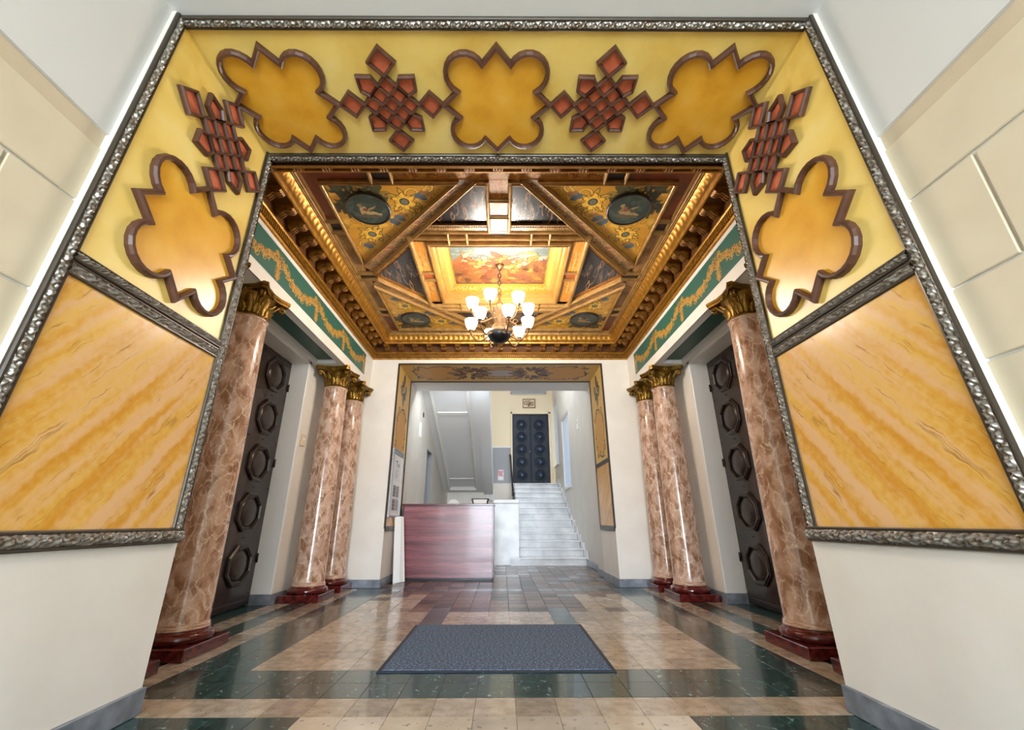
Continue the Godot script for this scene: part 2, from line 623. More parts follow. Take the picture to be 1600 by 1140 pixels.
func paint_mahogany() -> Image:
	var w := 512
	var h := 512
	var im := Image.create(w, h, false, Image.FORMAT_RGB8)
	var n1 = nz(211, 0.004, 4)
	var n2 = nz(212, 0.02, 3)
	var a = c8(100, 54, 60)
	var b = c8(162, 98, 102)
	for y in h:
		for x in w:
			var q = n1.get_noise_2d(x * 0.35, y * 5.0 + 26.0 * n2.get_noise_2d(x * 0.5, y * 0.5))
			var k = n2.get_noise_2d(x * 0.5, y * 6.0)
			im.set_pixel(x, y, a.lerp(b, clampf(0.52 + q * 0.8 + k * 0.25, 0.0, 1.0)))
	return im

func paint_band(base, cols, line, sd, dens = 1.0) -> Image:
	var rng := RandomNumberGenerator.new()
	rng.seed = sd
	var im = cv(512, 128, base)
	for i in int(22 * dens):
		fillpoly(im, blob(rng, rng.randf() * 512, rng.randf() * 128, rng.randf_range(12, 34), rng.randf_range(8, 18), rng.randf() * PI), base.lerp(cols[rng.randi() % cols.size()], 0.5))
	for i in int(34 * dens):
		var x = (i + 0.5) / (34 * dens) * 512
		var y = 64 + sin(i * 1.9) * 26
		var c = cols[rng.randi() % cols.size()]
		var d = 1 if i % 2 == 0 else -1
		var sp = spiral(x, y, rng.randf_range(16, 30), rng.randf() * TAU, rng.randf_range(0.9, 1.5), d)
		stroke(im, sp, 5.0, line, true)
		stroke(im, sp, 3.4, c, true)
		for k in 3:
			var lp = leafpts(sp[4 + k * 4].x, sp[4 + k * 4].y, rng.randf_range(12, 24), rng.randf() * TAU, 5)
			fillpoly(im, lp, c)
			outline(im, lp, 0.8, line)
	return im

func paint_marks(base, line, sd) -> Image:
	var rng := RandomNumberGenerator.new()
	rng.seed = sd
	var im = cv(512, 128, base)
	for i in 16:
		var x = i * 32 + 16
		fillpoly(im, blob(rng, x, 64, 15, 30, 0.3 * sin(i), 0.2), base.lightened(0.16))
		stroke(im, spiral(x, 64, 22, i * 1.3, 0.6, 1 if i % 2 else -1), 2.4, line, true)
		stroke(im, spiral(x + 10, 40 + 40 * (i % 2), 12, i * 2.1, 0.8, 1), 2.0, line, true)
	return im

func flower(im, x, y, r, c, line, eye):
	var rng := RandomNumberGenerator.new()
	rng.seed = int(x * 7 + y)
	for k in 9:   # curling outer leaves
		var a = TAU * k / 9.0 + rng.randf_range(-0.2, 0.2)
		var lp = leafpts(x + cos(a) * r * 0.5, y + sin(a) * r * 0.5, r * rng.randf_range(0.5, 0.75), a + rng.randf_range(-0.7, 0.7), r * 0.17)
		fillpoly(im, lp, c.darkened(rng.randf_range(0.0, 0.25)))
		outline(im, lp, 1.3, line)
	var ring = []
	for k in 48:
		var a = TAU * k / 48.0
		var q = r * (0.66 + 0.09 * sin(6 * a + x) + 0.05 * sin(11 * a))
		ring.append(Vector2(x + cos(a) * q, y + sin(a) * q))
	fillpoly(im, ring, c)
	for k in 48:
		if sin(k * 1.7) > -0.6:
			stroke(im, [ring[k], ring[(k + 1) % 48]], 1.6, line)
	for k in 12:
		var a = TAU * (k + 0.5) / 12.0 + rng.randf_range(-0.15, 0.15)
		stroke(im, spiral(x + cos(a) * r * 0.48, y + sin(a) * r * 0.48, r * 0.11, a, 0.7, 1 if k % 2 else -1), 1.6, line.lerp(c, 0.35), true)
	disc(im, x, y, r * 0.31, line)
	disc(im, x, y, r * 0.26, eye)
	for k in 5:
		var a = TAU * k / 5.0
		disc(im, x + cos(a) * r * 0.12, y + sin(a) * r * 0.12, r * 0.06, eye.lightened(0.2))

func paint_corner(sd) -> Image:
	var rng := RandomNumberGenerator.new()
	rng.seed = sd
	var im = cv(512, 512, c8(186, 132, 36))
	var line = c8(60, 38, 16)
	for i in 60:
		var x = rng.randf() * 512
		var y = rng.randf() * 512
		fillpoly(im, blob(rng, x, y, rng.randf_range(14, 46), rng.randf_range(10, 26), rng.randf() * PI), [c8(198, 146, 44), c8(172, 118, 30), c8(206, 158, 62), c8(140, 110, 44)][rng.randi() % 4])
	# dark green foliage in the right-angled corner
	for i in 26:
		var x = rng.randf() * 190
		var y = rng.randf() * (200 - x * 0.6)
		fillpoly(im, blob(rng, x, y, rng.randf_range(16, 40), rng.randf_range(12, 30), rng.randf() * PI), [c8(52, 52, 34), c8(70, 68, 40), c8(44, 46, 38)][rng.randi() % 3])
	for i in 22:
		var lp = leafpts(rng.randf() * 180, rng.randf() * 180, rng.randf_range(24, 56), rng.randf() * TAU, 9)
		fillpoly(im, lp, [c8(112, 104, 58), c8(96, 96, 62), c8(132, 112, 56)][rng.randi() % 3])
		outline(im, lp, 1.2, c8(40, 36, 22))
	for i in 14:
		var x = rng.randf_range(200, 470)
		var y = rng.randf_range(10, 500 - x)
		var sp = spiral(x, y, rng.randf_range(24, 44), rng.randf() * TAU, 1.1, 1 if i % 2 else -1)
		stroke(im, sp, 6.5, line, true)
		stroke(im, sp, 4.8, c8(214, 166, 62), true)
	for i in 12:
		var y = rng.randf_range(220, 470)
		var x = rng.randf_range(10, 500 - y)
		var sp = spiral(x, y, rng.randf_range(20, 40), rng.randf() * TAU, 1.1, 1 if i % 2 else -1)
		stroke(im, sp, 6.5, line, true)
		stroke(im, sp, 4.8, c8(206, 156, 54), true)
	flower(im, 288, 100, 66, c8(222, 172, 56), line, c8(84, 84, 66))
	flower(im, 100, 306, 62, c8(222, 172, 56), line, c8(84, 84, 66))
	for q in [Vector2(222, 222), Vector2(360, 70), Vector2(60, 390), Vector2(250, 196)]:
		fillpoly(im, blob(rng, q.x, q.y, 26, 18, 0.7, 0.15), c8(70, 84, 96))
		fillpoly(im, blob(rng, q.x + 18, q.y - 18, 22, 14, 0.2, 0.2), c8(132, 92, 46))
	return im

func paint_medallion(sd) -> Image:
	var rng := RandomNumberGenerator.new()
	rng.seed = sd
	var im = cv(256, 256, c8(44, 58, 52))
	for i in 30:
		fillpoly(im, blob(rng, rng.randf() * 256, rng.randf() * 256, rng.randf_range(16, 40), rng.randf_range(8, 20), rng.randf() * PI), [c8(50, 66, 60), c8(38, 50, 46), c8(62, 74, 66)][rng.randi() % 3])
	# a reclining figure on a ledge, in loose strokes
	fillpoly(im, blob(rng, 120, 178, 84, 18, 0.08, 0.12), c8(80, 74, 58))
	for q in [[96, 132, 22, 34, 0.4], [128, 152, 46, 16, 0.15], [172, 160, 34, 10, 0.3], [84, 92, 14, 16, 0.0], [150, 116, 34, 8, -0.5]]:
		fillpoly(im, blob(rng, q[0], q[1], q[2], q[3], q[4], 0.12), [c8(148, 120, 78), c8(126, 100, 66), c8(164, 138, 92)][rng.randi() % 3])
	fillpoly(im, blob(rng, 110, 128, 16, 12, 0.3, 0.2), c8(122, 62, 44))
	for i in 8:
		stroke(im, spiral(rng.randf_range(60, 190), rng.randf_range(90, 180), rng.randf_range(8, 22), rng.randf() * TAU, 0.5, 1), 1.6, c8(30, 34, 30), true)
	return im

func paint_picture() -> Image:
	var rng := RandomNumberGenerator.new()
	rng.seed = 5
	var im = cv(512, 384, c8(104, 118, 116))
	for i in 40:
		fillpoly(im, blob(rng, rng.randf() * 512, rng.randf() * 130, rng.randf_range(20, 60), rng.randf_range(10, 26), 0.0), [c8(118, 132, 130), c8(92, 108, 108), c8(150, 150, 134)][rng.randi() % 3])
	fillpoly(im, [Vector2(0, 170), Vector2(120, 130), Vector2(260, 150), Vector2(400, 130), Vector2(512, 160), Vector2(512, 384), Vector2(0, 384)], c8(126, 82, 46))
	for i in 90:
		var y = rng.randf_range(120, 384)
		fillpoly(im, blob(rng, rng.randf() * 512, y, rng.randf_range(14, 46), rng.randf_range(8, 20), rng.randf() * PI, 0.2), [c8(164, 98, 50), c8(140, 72, 40), c8(176, 120, 58), c8(96, 66, 44), c8(190, 138, 66), c8(150, 92, 72)][rng.randi() % 6].darkened(rng.randf() * 0.3))
	for q in [[110, 90], [256, 70], [390, 90], [180, 170], [330, 180]]:   # draped figures as loose masses
		for k in 7:
			var c = [c8(206, 152, 62), c8(216, 170, 96), c8(190, 120, 60), c8(212, 168, 128), c8(160, 72, 44)][rng.randi() % 5]
			var lp = blob(rng, q[0] + rng.randf_range(-50, 50), q[1] + rng.randf_range(-20, 80), rng.randf_range(14, 56), rng.randf_range(9, 20), rng.randf_range(-1.2, 1.2), 0.16)
			fillpoly(im, lp, c)
			outline(im, lp, 1.6, c8(72, 44, 30))
		disc(im, q[0], q[1] - 26, 14, c8(72, 44, 30))
		disc(im, q[0], q[1] - 26, 12, c8(206, 166, 120))
	for i in 40:
		stroke(im, spiral(rng.randf() * 512, rng.randf_range(100, 370), rng.randf_range(12, 40), rng.randf() * TAU, rng.randf_range(0.3, 0.7), 1), 2.0, c8(74, 46, 32), true)
	return im

func paint_frieze() -> Image:
	var rng := RandomNumberGenerator.new()
	rng.seed = 12
	var W := 640
	var H := 256
	var im = cv(W, H, c8(40, 92, 78))
	var g = c8(190, 140, 52)
	var dk = c8(136, 88, 30)
	var put = func(x, y, r):
		stroke(im, spiral(x, y, r, rng.randf() * TAU, 1.1, 1 if rng.randf() < 0.5 else -1), 3.2, g if rng.randf() < 0.75 else dk, true)
	# festoon
	for i in 80:
		var t = i / 79.0
		var x = 60 + t * 520
		var y = 84 + 84 * sin(PI * t) + rng.randf_range(-26, 26)
		put.call(x, y, rng.randf_range(14, 30))
		fillpoly(im, leafpts(x, y, rng.randf_range(18, 34), rng.randf() * TAU, 7), g)
		if i % 3 == 0:
			disc(im, x, y, 4, dk)
	# ribbon and hanging cluster over the seam of the repeat
	for e in [0, W]:
		for i in 26:
			put.call(e + rng.randf_range(-56, 56), rng.randf_range(40, 110), rng.randf_range(10, 20))
		for i in 26:
			var y = rng.randf_range(90, 225)
			put.call(e + rng.randf_range(-1, 1) * (44 - (y - 90) * 0.2), y, rng.randf_range(12, 24))
			fillpoly(im, leafpts(e + rng.randf_range(-20, 20), y, 22, PI / 2 + rng.randf_range(-0.6, 0.6), 5), g)
	return im

func cartouche(im, x, y, rx, ry, fillc, line, sd):
	var rng := RandomNumberGenerator.new()
	rng.seed = sd
	var pts = []
	for i in 64:
		var a = TAU * i / 64.0
		var q = 1.0 + 0.07 * sin(8 * a) + 0.04 * sin(12 * a + 1.0)
		var cx = sign(cos(a)) * pow(abs(cos(a)), 0.55)
		var cy = sign(sin(a)) * pow(abs(sin(a)), 0.55)
		pts.append(Vector2(x + cx * rx * q, y + cy * ry * q))
	fillpoly(im, pts, fillc)
	for i in 64:
		if sin(i * 0.8) > -0.55:
			stroke(im, [pts[i], pts[(i + 1) % 64]], 2.6 + 2.0 * rng.randf(), line)
		if i % 5 == 0:
			stroke(im, spiral(pts[i].x, pts[i].y, min(rx, ry) * 0.22, rng.randf() * TAU, 0.8, 1 if i % 2 else -1), 3.0, line, true)

func rosette(im, x, y, r, sd):
	var rng := RandomNumberGenerator.new()
	rng.seed = sd
	for i in 40:
		var a = rng.randf() * TAU
		var q = sqrt(rng.randf()) * r
		fillpoly(im, leafpts(x + cos(a) * q * 0.6, y + sin(a) * q * 0.6, r * 0.5, a, r * 0.14), [c8(84, 52, 38), c8(108, 66, 44), c8(66, 44, 36), c8(132, 92, 60)][rng.randi() % 4])

func paint_far_soffit() -> Image:
	var im = cv(1024, 288, c8(214, 176, 100))
	var ln = c8(66, 42, 22)
	cartouche(im, 185, 144, 128, 100, c8(206, 152, 66), ln, 3)
	cartouche(im, 840, 144, 128, 100, c8(206, 152, 66), ln, 4)
	cartouche(im, 512, 144, 118, 92, c8(196, 146, 72), ln, 5)
	cartouche(im, 512, 144, 74, 58, c8(186, 176, 168), c8(140, 90, 40), 6)
	for q in [[348, 7], [676, 9]]:
		rosette(im, q[0], 144, 104, q[1])
		for e in [-1, 1]:
			fillpoly(im, blob_oval(q[0] + e * 92, 144, 32, 15), c8(110, 108, 92))
	stroke(im, [Vector2(300, 144), Vector2(400, 144)], 2, ln)
	return im

func blob_oval(x, y, rx, ry):
	var o = []
	for i in 20:
		o.append(Vector2(x + cos(TAU * i / 20.0) * rx, y + sin(TAU * i / 20.0) * ry))
	return o

func paint_far_jamb() -> Image:
	var im = cv(288, 480, c8(214, 176, 100))
	var ln = c8(66, 42, 22)
	cartouche(im, 144, 330, 92, 120, c8(206, 152, 66), ln, 13)
	rosette(im, 144, 96, 62, 15)
	for q in [[144, 40], [144, 160], [96, 110], [190, 90]]:
		fillpoly(im, blob_oval(q[0], q[1], 18, 30), c8(112, 112, 88))
		stroke(im, spiral(q[0], q[1], 26, q[1], 0.9, 1), 3.0, ln, true)
	stroke(im, [Vector2(144, 20), Vector2(144, 210)], 3, ln)
	return im

# ================================================================ floor, vestibule, outer shell
func tile_kind(ix, n, rng) -> String:
	var ax = abs(ix)
	var r = rng.randf()
	if n <= -4:
		return "cream_tile" if ax <= 4 else ("green" if ax <= 8 else "tan")
	if n == -3:
		return "tan"
	if n <= -1:
		return "tan" if ax == 10 or ax == 12 else "green"
	if n >= 15:   # far passage and stair hall: worn mix
		return "brown" if r < 0.55 else ("slate" if r < 0.85 else "green")
	if ax == 10 or ax == 12:
		return "tan"
	if ax >= 8:
		return "green"
	if n >= 14:
		return "green" if r < 0.8 else "slate"
	if ax == 3 and n <= 8:
		return "green"
	if n == 8 and ax <= 3:
		return "slate" if ax > 0 else "brown"
	if n < 8:
		return "tan"
	if ax >= 5 and n <= 12:
		return "tan" if r < 0.92 else "brown"
	return "brown" if r < 0.82 else ("slate" if r < 0.93 else "green")

func make_floor():
	var rng := RandomNumberGenerator.new()
	rng.seed = 77
	var f = struct("floor", "polished stone floor laid in tan and dark green squares with a worn brown middle", "floor")
	var s = st()
	bx(s, -3.1, -0.25, -5.2, 3.1, -0.012, 15.6)
	obj("slab", s, M.grout, f)
	var sx = 0.213
	var sz = 0.2345
	var meshes = [[], []]
	var tilts = []
	for k in 6:
		tilts.append(Vector2(rng.randf_range(-1, 1), rng.randf_range(-1, 1)))
		for wn in 2:
			var ts = st()
			tile_shape(ts, Vector3.ZERO, sx, sz, wn == 1, tilts[k] * (0.0052 if wn == 1 else 0.0012))
			meshes[wn].append(mesh_of(ts))
	var rest = {}
	var all = []
	for n in range(-35, 30):
		for ix in range(-14, 15):
			var x = ix * sx
			var d = 3.263 + (n + 0.5) * sz
			var half = 1.86
			if d > ZI + 0.02 and d < 6.9:
				half = 2.66
				if d > 4.05 and d < 5.55:
					half = 2.92
			elif d >= 6.9 and d < 7.9:
				half = 1.75
			elif d >= ZO and d <= ZI + 0.02:
				half = 1.80
			if abs(x) - sx * 0.4 > half:
				continue
			if d > 10.2:
				continue
			all.append([n, ix, x, d, tile_kind(ix, n, rng), rng.randi() % 3, rng.randi() % 6])
	all.sort_custom(func(a, b): return a[3] + abs(a[2]) * 0.01 < b[3] + abs(b[2]) * 0.01)
	var singles = 0
	for a in all:
		var hidden = a[3] < 2.2 or (abs(a[2]) < 0.6 and a[3] > 3.4 and a[3] < 4.35) or abs(a[2]) > 0.58 + a[3] * 0.60
		var worn = a[4] == "brown" or a[4] == "slate" or (a[0] >= 8 and abs(a[1]) <= 7)
		if not hidden and singles < 300:
			singles += 1
			inst("tile", meshes[1 if worn else 0][a[6]], M[a[4] + str(a[5])], f, Transform3D(Basis.IDENTITY, V(a[2], 0, a[3])))
		else:
			var key = a[4] + str(a[5])
			if not rest.has(key):
				rest[key] = st()
			tile_shape(rest[key], V(a[2], 0, a[3]), sx, sz, worn, tilts[a[6]] * (0.0052 if worn else 0.0012))
	var am := ArrayMesh.new()
	var i = 0
	for key in rest:
		rest[key].generate_normals()
		rest[key].commit(am)
		am.surface_set_material(i, M[key])
		i += 1
	var o = inst("far_tiles", am, null, f)
	o.set_meta("kind", "stuff")

func tile_shape(s, o, sx, sz, worn = false, tilt = Vector2.ZERO):
	# worn tiles have wider, more rounded joints; tilt is the unevenness of the laying
	var g = 0.0024 if worn else 0.0010
	var c = 0.0030 if worn else 0.0013
	var hx = sx / 2 - g
	var hz = sz / 2 - g
	s.set_smooth_group(-1)
	var top = []
	var low = []
	var bot = []
	for q in [[-1, -1], [1, -1], [1, 1], [-1, 1]]:
		var up = q[0] * hx * tilt.x + q[1] * hz * tilt.y - 0.0006
		top.append(o + Vector3(q[0] * (hx - c), up, q[1] * (hz - c)))
		low.append(o + Vector3(q[0] * hx, up - c * 0.8, q[1] * hz))
		bot.append(o + Vector3(q[0] * hx, -0.012, q[1] * hz))
	quad(s, top[0], top[1], top[2], top[3])
	for k in 4:
		var l = (k + 1) % 4
		quad(s, top[l], top[k], low[k], low[l])
		quad(s, low[l], low[k], bot[k], bot[l])

func make_setting():
	make_floor()
	# vestibule side walls: ashlar blocks below, a plain band, white plaster above
	for sg in [-1, 1]:
		var side = "left" if sg < 0 else "right"
		var w = struct("wall_" + side, "cream wall of large ashlar blocks beside the %s jamb of the yellow portal" % ("marble-panelled" if sg < 0 else "shadowed"), "wall")
		w.set_meta("label", "vestibule wall of cream ashlar blocks on the %s side of the portal" % SIDE[sg])
		var s = st()
		bx(s, sg * 1.833, 0, -5.1, sg * 2.2, 2.57, ZO + 0.02)
		obj("backing", s, M.white, w)
		s = st()
		bx(s, sg * 1.815, 2.607, -5.1, sg * 2.2, 3.75, ZO + 0.02)
		obj("upper_plaster", s, M.white, w)
		s = st()
		bx(s, sg * 1.830, 2.51, -5.1, sg * 2.0, 2.607, ZO + 0.02)
		obj("band", s, M.band, w)
		var ys = [0.12, 0.56, 1.02, 1.455, 1.762, 2.215, 2.525]
		for k in ys.size() - 1:
			var d1 = ZO - 0.03
			var first = true
			while d1 > -5.05:
				var ln = (d1 - 1.221) if (first and k % 2 == 0) else 0.92
				first = false
				var d0 = max(-5.1, d1 - ln)
				s = st()
				bx(s, sg * 1.820, ys[k] + 0.006, d0 + 0.006, sg * 1.845, ys[k + 1] - 0.006, d1 - (0.0 if d1 > 1.5 else 0.006), 0.004)
				obj("block", s, M.ashlar, w)
				d1 = d0
		s = st()
		bx(s, sg * 1.803, 0, -5.1, sg * 1.84, 0.125, ZO - 0.02, 0.004)
		obj("skirting", s, M.base_grey, w)
	var c = struct("ceiling", "flat white plaster ceiling of the vestibule in front of the portal", "ceiling")
	var s = st()
	bx(s, -2.2, 3.588, -5.2, 2.2, 3.9, 1.577)
	obj("plaster", s, M.white, c)
	# street entrance behind the camera
	var b = struct("wall_back", "white wall round the glazed street entrance", "wall")
	s = st()
	bx(s, -2.2, 0, -5.4, -1.5, 3.7, -5.1)
	bx(s, 1.5, 0, -5.4, 2.2, 3.7, -5.1)
	bx(s, -1.5, 3.3, -5.4, 1.5, 3.7, -5.1)
	obj("plaster", s, M.white, b)
	var en = struct("door_1", "glazed street entrance with dark wooden frame", "door")
	s = st()
	for x in [-1.47, -0.03, 1.41]:
		bx(s, x, 0, -5.32, x + 0.06, 3.3, -5.26, 0.004)
	for y in [0.0, 2.35, 3.24]:
		bx(s, -1.47, y, -5.32, 1.47, y + 0.06, -5.26, 0.004)
	obj("frame", s, M.door_wood, en)
	s = st()
	bx(s, -1.47, 0.05, -5.295, 1.47, 3.25, -5.29)
	obj("pane", s, M.glass, en)

# ================================================================ near portal
func acanthus(p):
	# scrolls of leaves: one curl per period, turning left and right in turn
	return func(dist, v):
		var k = floor(dist / p)
		var u = (dist / p - k - 0.5) * 1.7
		var w = (v - 0.5) * 1.9
		if int(k) % 2 == 1:
			w = -w
		var r = sqrt(u * u + w * w)
		var a = atan2(w, u)
		var curl = cos(a + 9.0 * r)
		var leaf = cos(5.0 * a - 6.0 * r)
		return sin(PI * v) * (0.007 * curl + 0.005 * leaf * smoothstep(0.15, 0.5, r) - 0.004)

func carved(called, path, n, w, h, parent, p = 0.085, m = "bronze"):
	var s = st()
	var prof = []
	var k = 14
	for i in k + 1:
		var t = float(i) / k
		prof.append(Vector2(-w / 2 + w * t, h * (0.45 + 0.55 * sin(PI * t))))
	sweep(s, path, n, prof, false, 0.0055, acanthus(p), true)
	obj(called, s, M[m], parent)
	s = st()   # plain fillets along both edges
	for e in [-1, 1]:
		var q = [Vector2(e * w / 2 - 0.009, 0), Vector2(e * w / 2 - 0.009, h * 0.62), Vector2(e * w / 2 - 0.004, h * 0.72), Vector2(e * w / 2 + 0.003, h * 0.68), Vector2(e * w / 2 + 0.008, h * 0.40), Vector2(e * w / 2 + 0.008, 0)]
		sweep(s, path, n, q)
	obj(called.replace("carving", "fillet"), s, M.bronze_dark, parent)

const ARC := 12
func quatre(tip):
	var o = []
	for k in 4:
		var r = k * PI / 2
		o.append(Vector2(0, 1).rotated(r) * tip)
		# lobe between this tip and the next: from (-.26,.72) round to (-.72,.26)
		var c = Vector2(-0.555, 0.555)
		var a0 = (Vector2(-0.25, 0.72) - c).angle()
		var a1 = (Vector2(-0.72, 0.25) - c).angle()
		var rr = (Vector2(-0.25, 0.72) - c).length()
		if a1 < a0:
			a1 += TAU
		for i in ARC + 1:
			var a = lerpf(a0, a1, float(i) / ARC)
			o.append((c + Vector2(cos(a), sin(a)) * rr).rotated(r) * tip)
	return o

func quatrefoil(o, ea, eb, n, tip, kz, label, group):
	var t = thing("quatrefoil_panel", label, "wall ornament", o, group)
	var pts = []
	for p in quatre(tip):
		pts.append(Vector2(p.x, p.y * kz))
	var path = []
	for p in pts:
		path.append(ea * p.x + eb * p.y)
	var s = st()
	var w = 0.015
	var sgn = -1.0 if ea.cross(eb).dot(n) < 0 else 1.0
	var prof = [Vector2(-w, 0), Vector2(-w, 0.022), Vector2(-w * 0.5, 0.036), Vector2(w * 0.35, 0.040), Vector2(w * 0.9, 0.030), Vector2(w, 0.014), Vector2(w, 0)]
	if sgn < 0:
		path.reverse()
	sweep(s, path, n, prof, true)
	obj("frame", s, M.frame_wood, t)
	s = st()
	prism(s, pts, Vector3.ZERO, ea, eb, n, 0.001, 0.004)
	obj("field", s, M.amber, t)
	return t

func lattice(o, ea, eb, n, tip, kz, label, group):
	var t = thing("lattice_panel", label, "wall ornament", o, group)
	var W = func(p): return ea * p.x * tip + eb * p.y * tip * kz
	var w = 0.0095
	var prof = [Vector2(-w, 0), Vector2(-w, 0.020), Vector2(-w * 0.4, 0.032), Vector2(w * 0.4, 0.032), Vector2(w, 0.020), Vector2(w, 0)]
	var g = 0.53
	var cell = func(pts):
		var s2 = st()
		var q = []
		for p in pts:
			q.append(Vector2(p.x * tip, p.y * tip * kz))
		prism(s2, q, Vector3.ZERO, ea, eb, n, 0.001, 0.006)
		obj("red_field", s2, M.red_cell, t)
	var loop = func(pts):
		var s2 = st()
		var path = []
		for p in pts:
			path.append(W.call(p))
		sweep(s2, path, n, prof, true)
		obj("rim", s2, M.frame_wood, t)
	var u = Vector2(g, g) / 3.0
	var v = Vector2(-g, g) / 3.0
	var c0 = Vector2(0, -g)
	for i in 4:
		for q in [[c0 + u * i, c0 + u * i + v * 3], [c0 + v * i, c0 + v * i + u * 3]]:
			var s = st()
			sweep(s, [W.call(q[0]), W.call(q[1])], n, prof)
			obj("bar", s, M.frame_wood, t)
	for i in 3:
		for j in 3:
			var a = c0 + u * i + v * j
			cell.call([a, a + u, a + u + v, a + v])
	for k in 4:
		var r = k * PI / 2
		var d = []
		for p in [Vector2(0, g), Vector2(0.235, 0.765), Vector2(0, 1.0), Vector2(-0.235, 0.765)]:
			d.append(p.rotated(r))
		cell.call(d)
		loop.call(d)
		var e = []
		for p in [Vector2(g / 3, g * 2 / 3), Vector2(g / 3 + 0.09, g * 2 / 3 + 0.16), Vector2(0.52, 0.52), Vector2(g * 2 / 3 + 0.16, g / 3 + 0.09), Vector2(g * 2 / 3, g / 3)]:
			e.append(p.rotated(r))
		cell.call(e)
		loop.call(e)
	return t

func make_portal():
	var w = struct("wall_portal", "deep portal passage with yellow painted jambs and soffit", "wall")
	var s
	for sg in [-1, 1]:
		s = st()
		prism(s, [Vector2(0, 1.385), Vector2(4.4, 1.59), Vector2(4.4, ZI), Vector2(0, ZI)], Vector3(sg * XJ, 0, 0), Vector3.UP, Vector3.FORWARD, Vector3(sg, 0, 0), 0.0, 0.87)
		obj("jamb", s, M.cream, w)
		s = st()
		prism(s, [Vector2(1.93, 1.50), Vector2(YS, 1.575), Vector2(YS, ZI - 0.03), Vector2(1.93, ZI - 0.03)], Vector3(sg * XJ, 0, 0), Vector3.UP, Vector3.FORWARD, Vector3(-sg, 0, 0), -0.01, 0.006)
		obj("yellow_panel", s, M.yellow, w)
		s = st()
		var X = sg * (XJ - 0.008)
		if sg < 0:
			quad(s, V(X, 0.83, 1.455), V(X, 1.90, 1.515), V(X, 1.90, ZI - 0.06), V(X, 0.83, ZI - 0.06), Rect2(0, 0, 1, 1))
		else:
			quad(s, V(X, 0.83, 1.455), V(X, 1.90, 1.515), V(X, 1.90, ZI - 0.06), V(X, 0.83, ZI - 0.06), Rect2(0, 0, 1, 1))
		# return edges so that the slab has thickness
		bx(s, X, 0.83, 1.54, sg * (XJ + 0.004), 0.832, ZI - 0.06)
		obj("marble_panel", s, M.sienna, w)
		s = st()
		bx(s, sg * (XJ - 0.018), 0, 1.40, sg * (XJ + 0.02), 0.115, ZI + 0.012, 0.004)
		var bb = obj("baseboard_portal", s, M.base_grey, self)
		tag(bb, "grey marble skirting along the foot of the portal jamb on the %s side" % SIDE[sg], "baseboard", "", "structure")
	s = st()
	bx(s, -XJ, YS, 1.578, XJ, 4.4, ZI + 0.02)
	obj("soffit", s, M.yellow, w)
	# wall over the portal on the hall side, hidden above the soffit
	s = st()
	bx(s, -2.66, YS + 0.005, ZI, 2.66, 4.4, ZI + 0.015)
	obj("lintel", s, M.cream, w)
	# carved frames
	var t1 = struct("trim_1", "carved dark bronze moulding framing the outer edge of the yellow portal", "moulding")
	var t2 = struct("trim_2", "carved dark bronze moulding framing the hall side edge of the yellow portal", "moulding")
	var t3 = struct("trim_3", "carved bronze cross mouldings between yellow plaster and veined marble panels", "moulding")
	for sg in [-1, 1]:
		var n = Vector3(-sg, 0, 0)
		var x = sg * XJ
		carved("carving", [V(x, 0.80, 1.455), V(x, YS, 1.585)], n, 0.046, 0.026, t1)
		carved("carving", [V(x, 0.80, ZI - 0.045), V(x, YS, ZI - 0.045)], n, 0.062, 0.028, t2)
		carved("carving", [V(x, 1.968, 1.53), V(x, 1.968, ZI - 0.085)], n, 0.036, 0.034, t3, 0.05)
		carved("carving", [V(x, 1.908, 1.53), V(x, 1.908, ZI - 0.085)], n, 0.050, 0.028, t3, 0.12)
		carved("carving", [V(x, 0.832, 1.42), V(x, 0.832, ZI - 0.012)], n, 0.062, 0.040, t3, 0.09)
	carved("carving", [V(-XJ, YS, 1.60), V(XJ, YS, 1.60)], Vector3.DOWN, 0.050, 0.028, t1)
	carved("carving", [V(-XJ, YS, ZI - 0.03), V(XJ, YS, ZI - 0.03)], Vector3.DOWN, 0.062, 0.028, t2)
	# applied quatrefoils and lattices
	var R = Vector3.RIGHT
	var F = Vector3.FORWARD
	var os = V(0, YS, 2.10)
	quatrefoil(os, R, F, Vector3.DOWN, 0.36, 1.05, "brown framed amber quatrefoil at the middle of the yellow soffit", "amber quatrefoils")
	for sg in [-1, 1]:
		quatrefoil(os + R * 1.425 * sg, R, F, Vector3.DOWN, 0.345, 1.09, "brown framed amber quatrefoil at the %s side end of the yellow soffit" % SIDE[sg], "amber quatrefoils")
		lattice(os + R * 0.715 * sg + Vector3.DOWN * 0.002, R, F, Vector3.DOWN, 0.350, 1.07, "brown lattice of terracotta diamonds on the soffit, %s side of the middle quatrefoil" % SIDE[sg], "terracotta lattices")
		var n = Vector3(-sg, 0, 0)
		quatrefoil(V(sg * (XJ - 0.006), 2.435, 2.075), Vector3.UP, F, n, 0.385, 1.03, "brown framed amber quatrefoil on the yellow jamb on the %s side" % SIDE[sg], "amber quatrefoils")
		lattice(V(sg * (XJ - 0.009), 3.19, 2.10), Vector3.UP, F, n, 0.365, 1.10, "brown lattice of terracotta diamonds on the yellow jamb on the %s side" % SIDE[sg], "terracotta lattices")

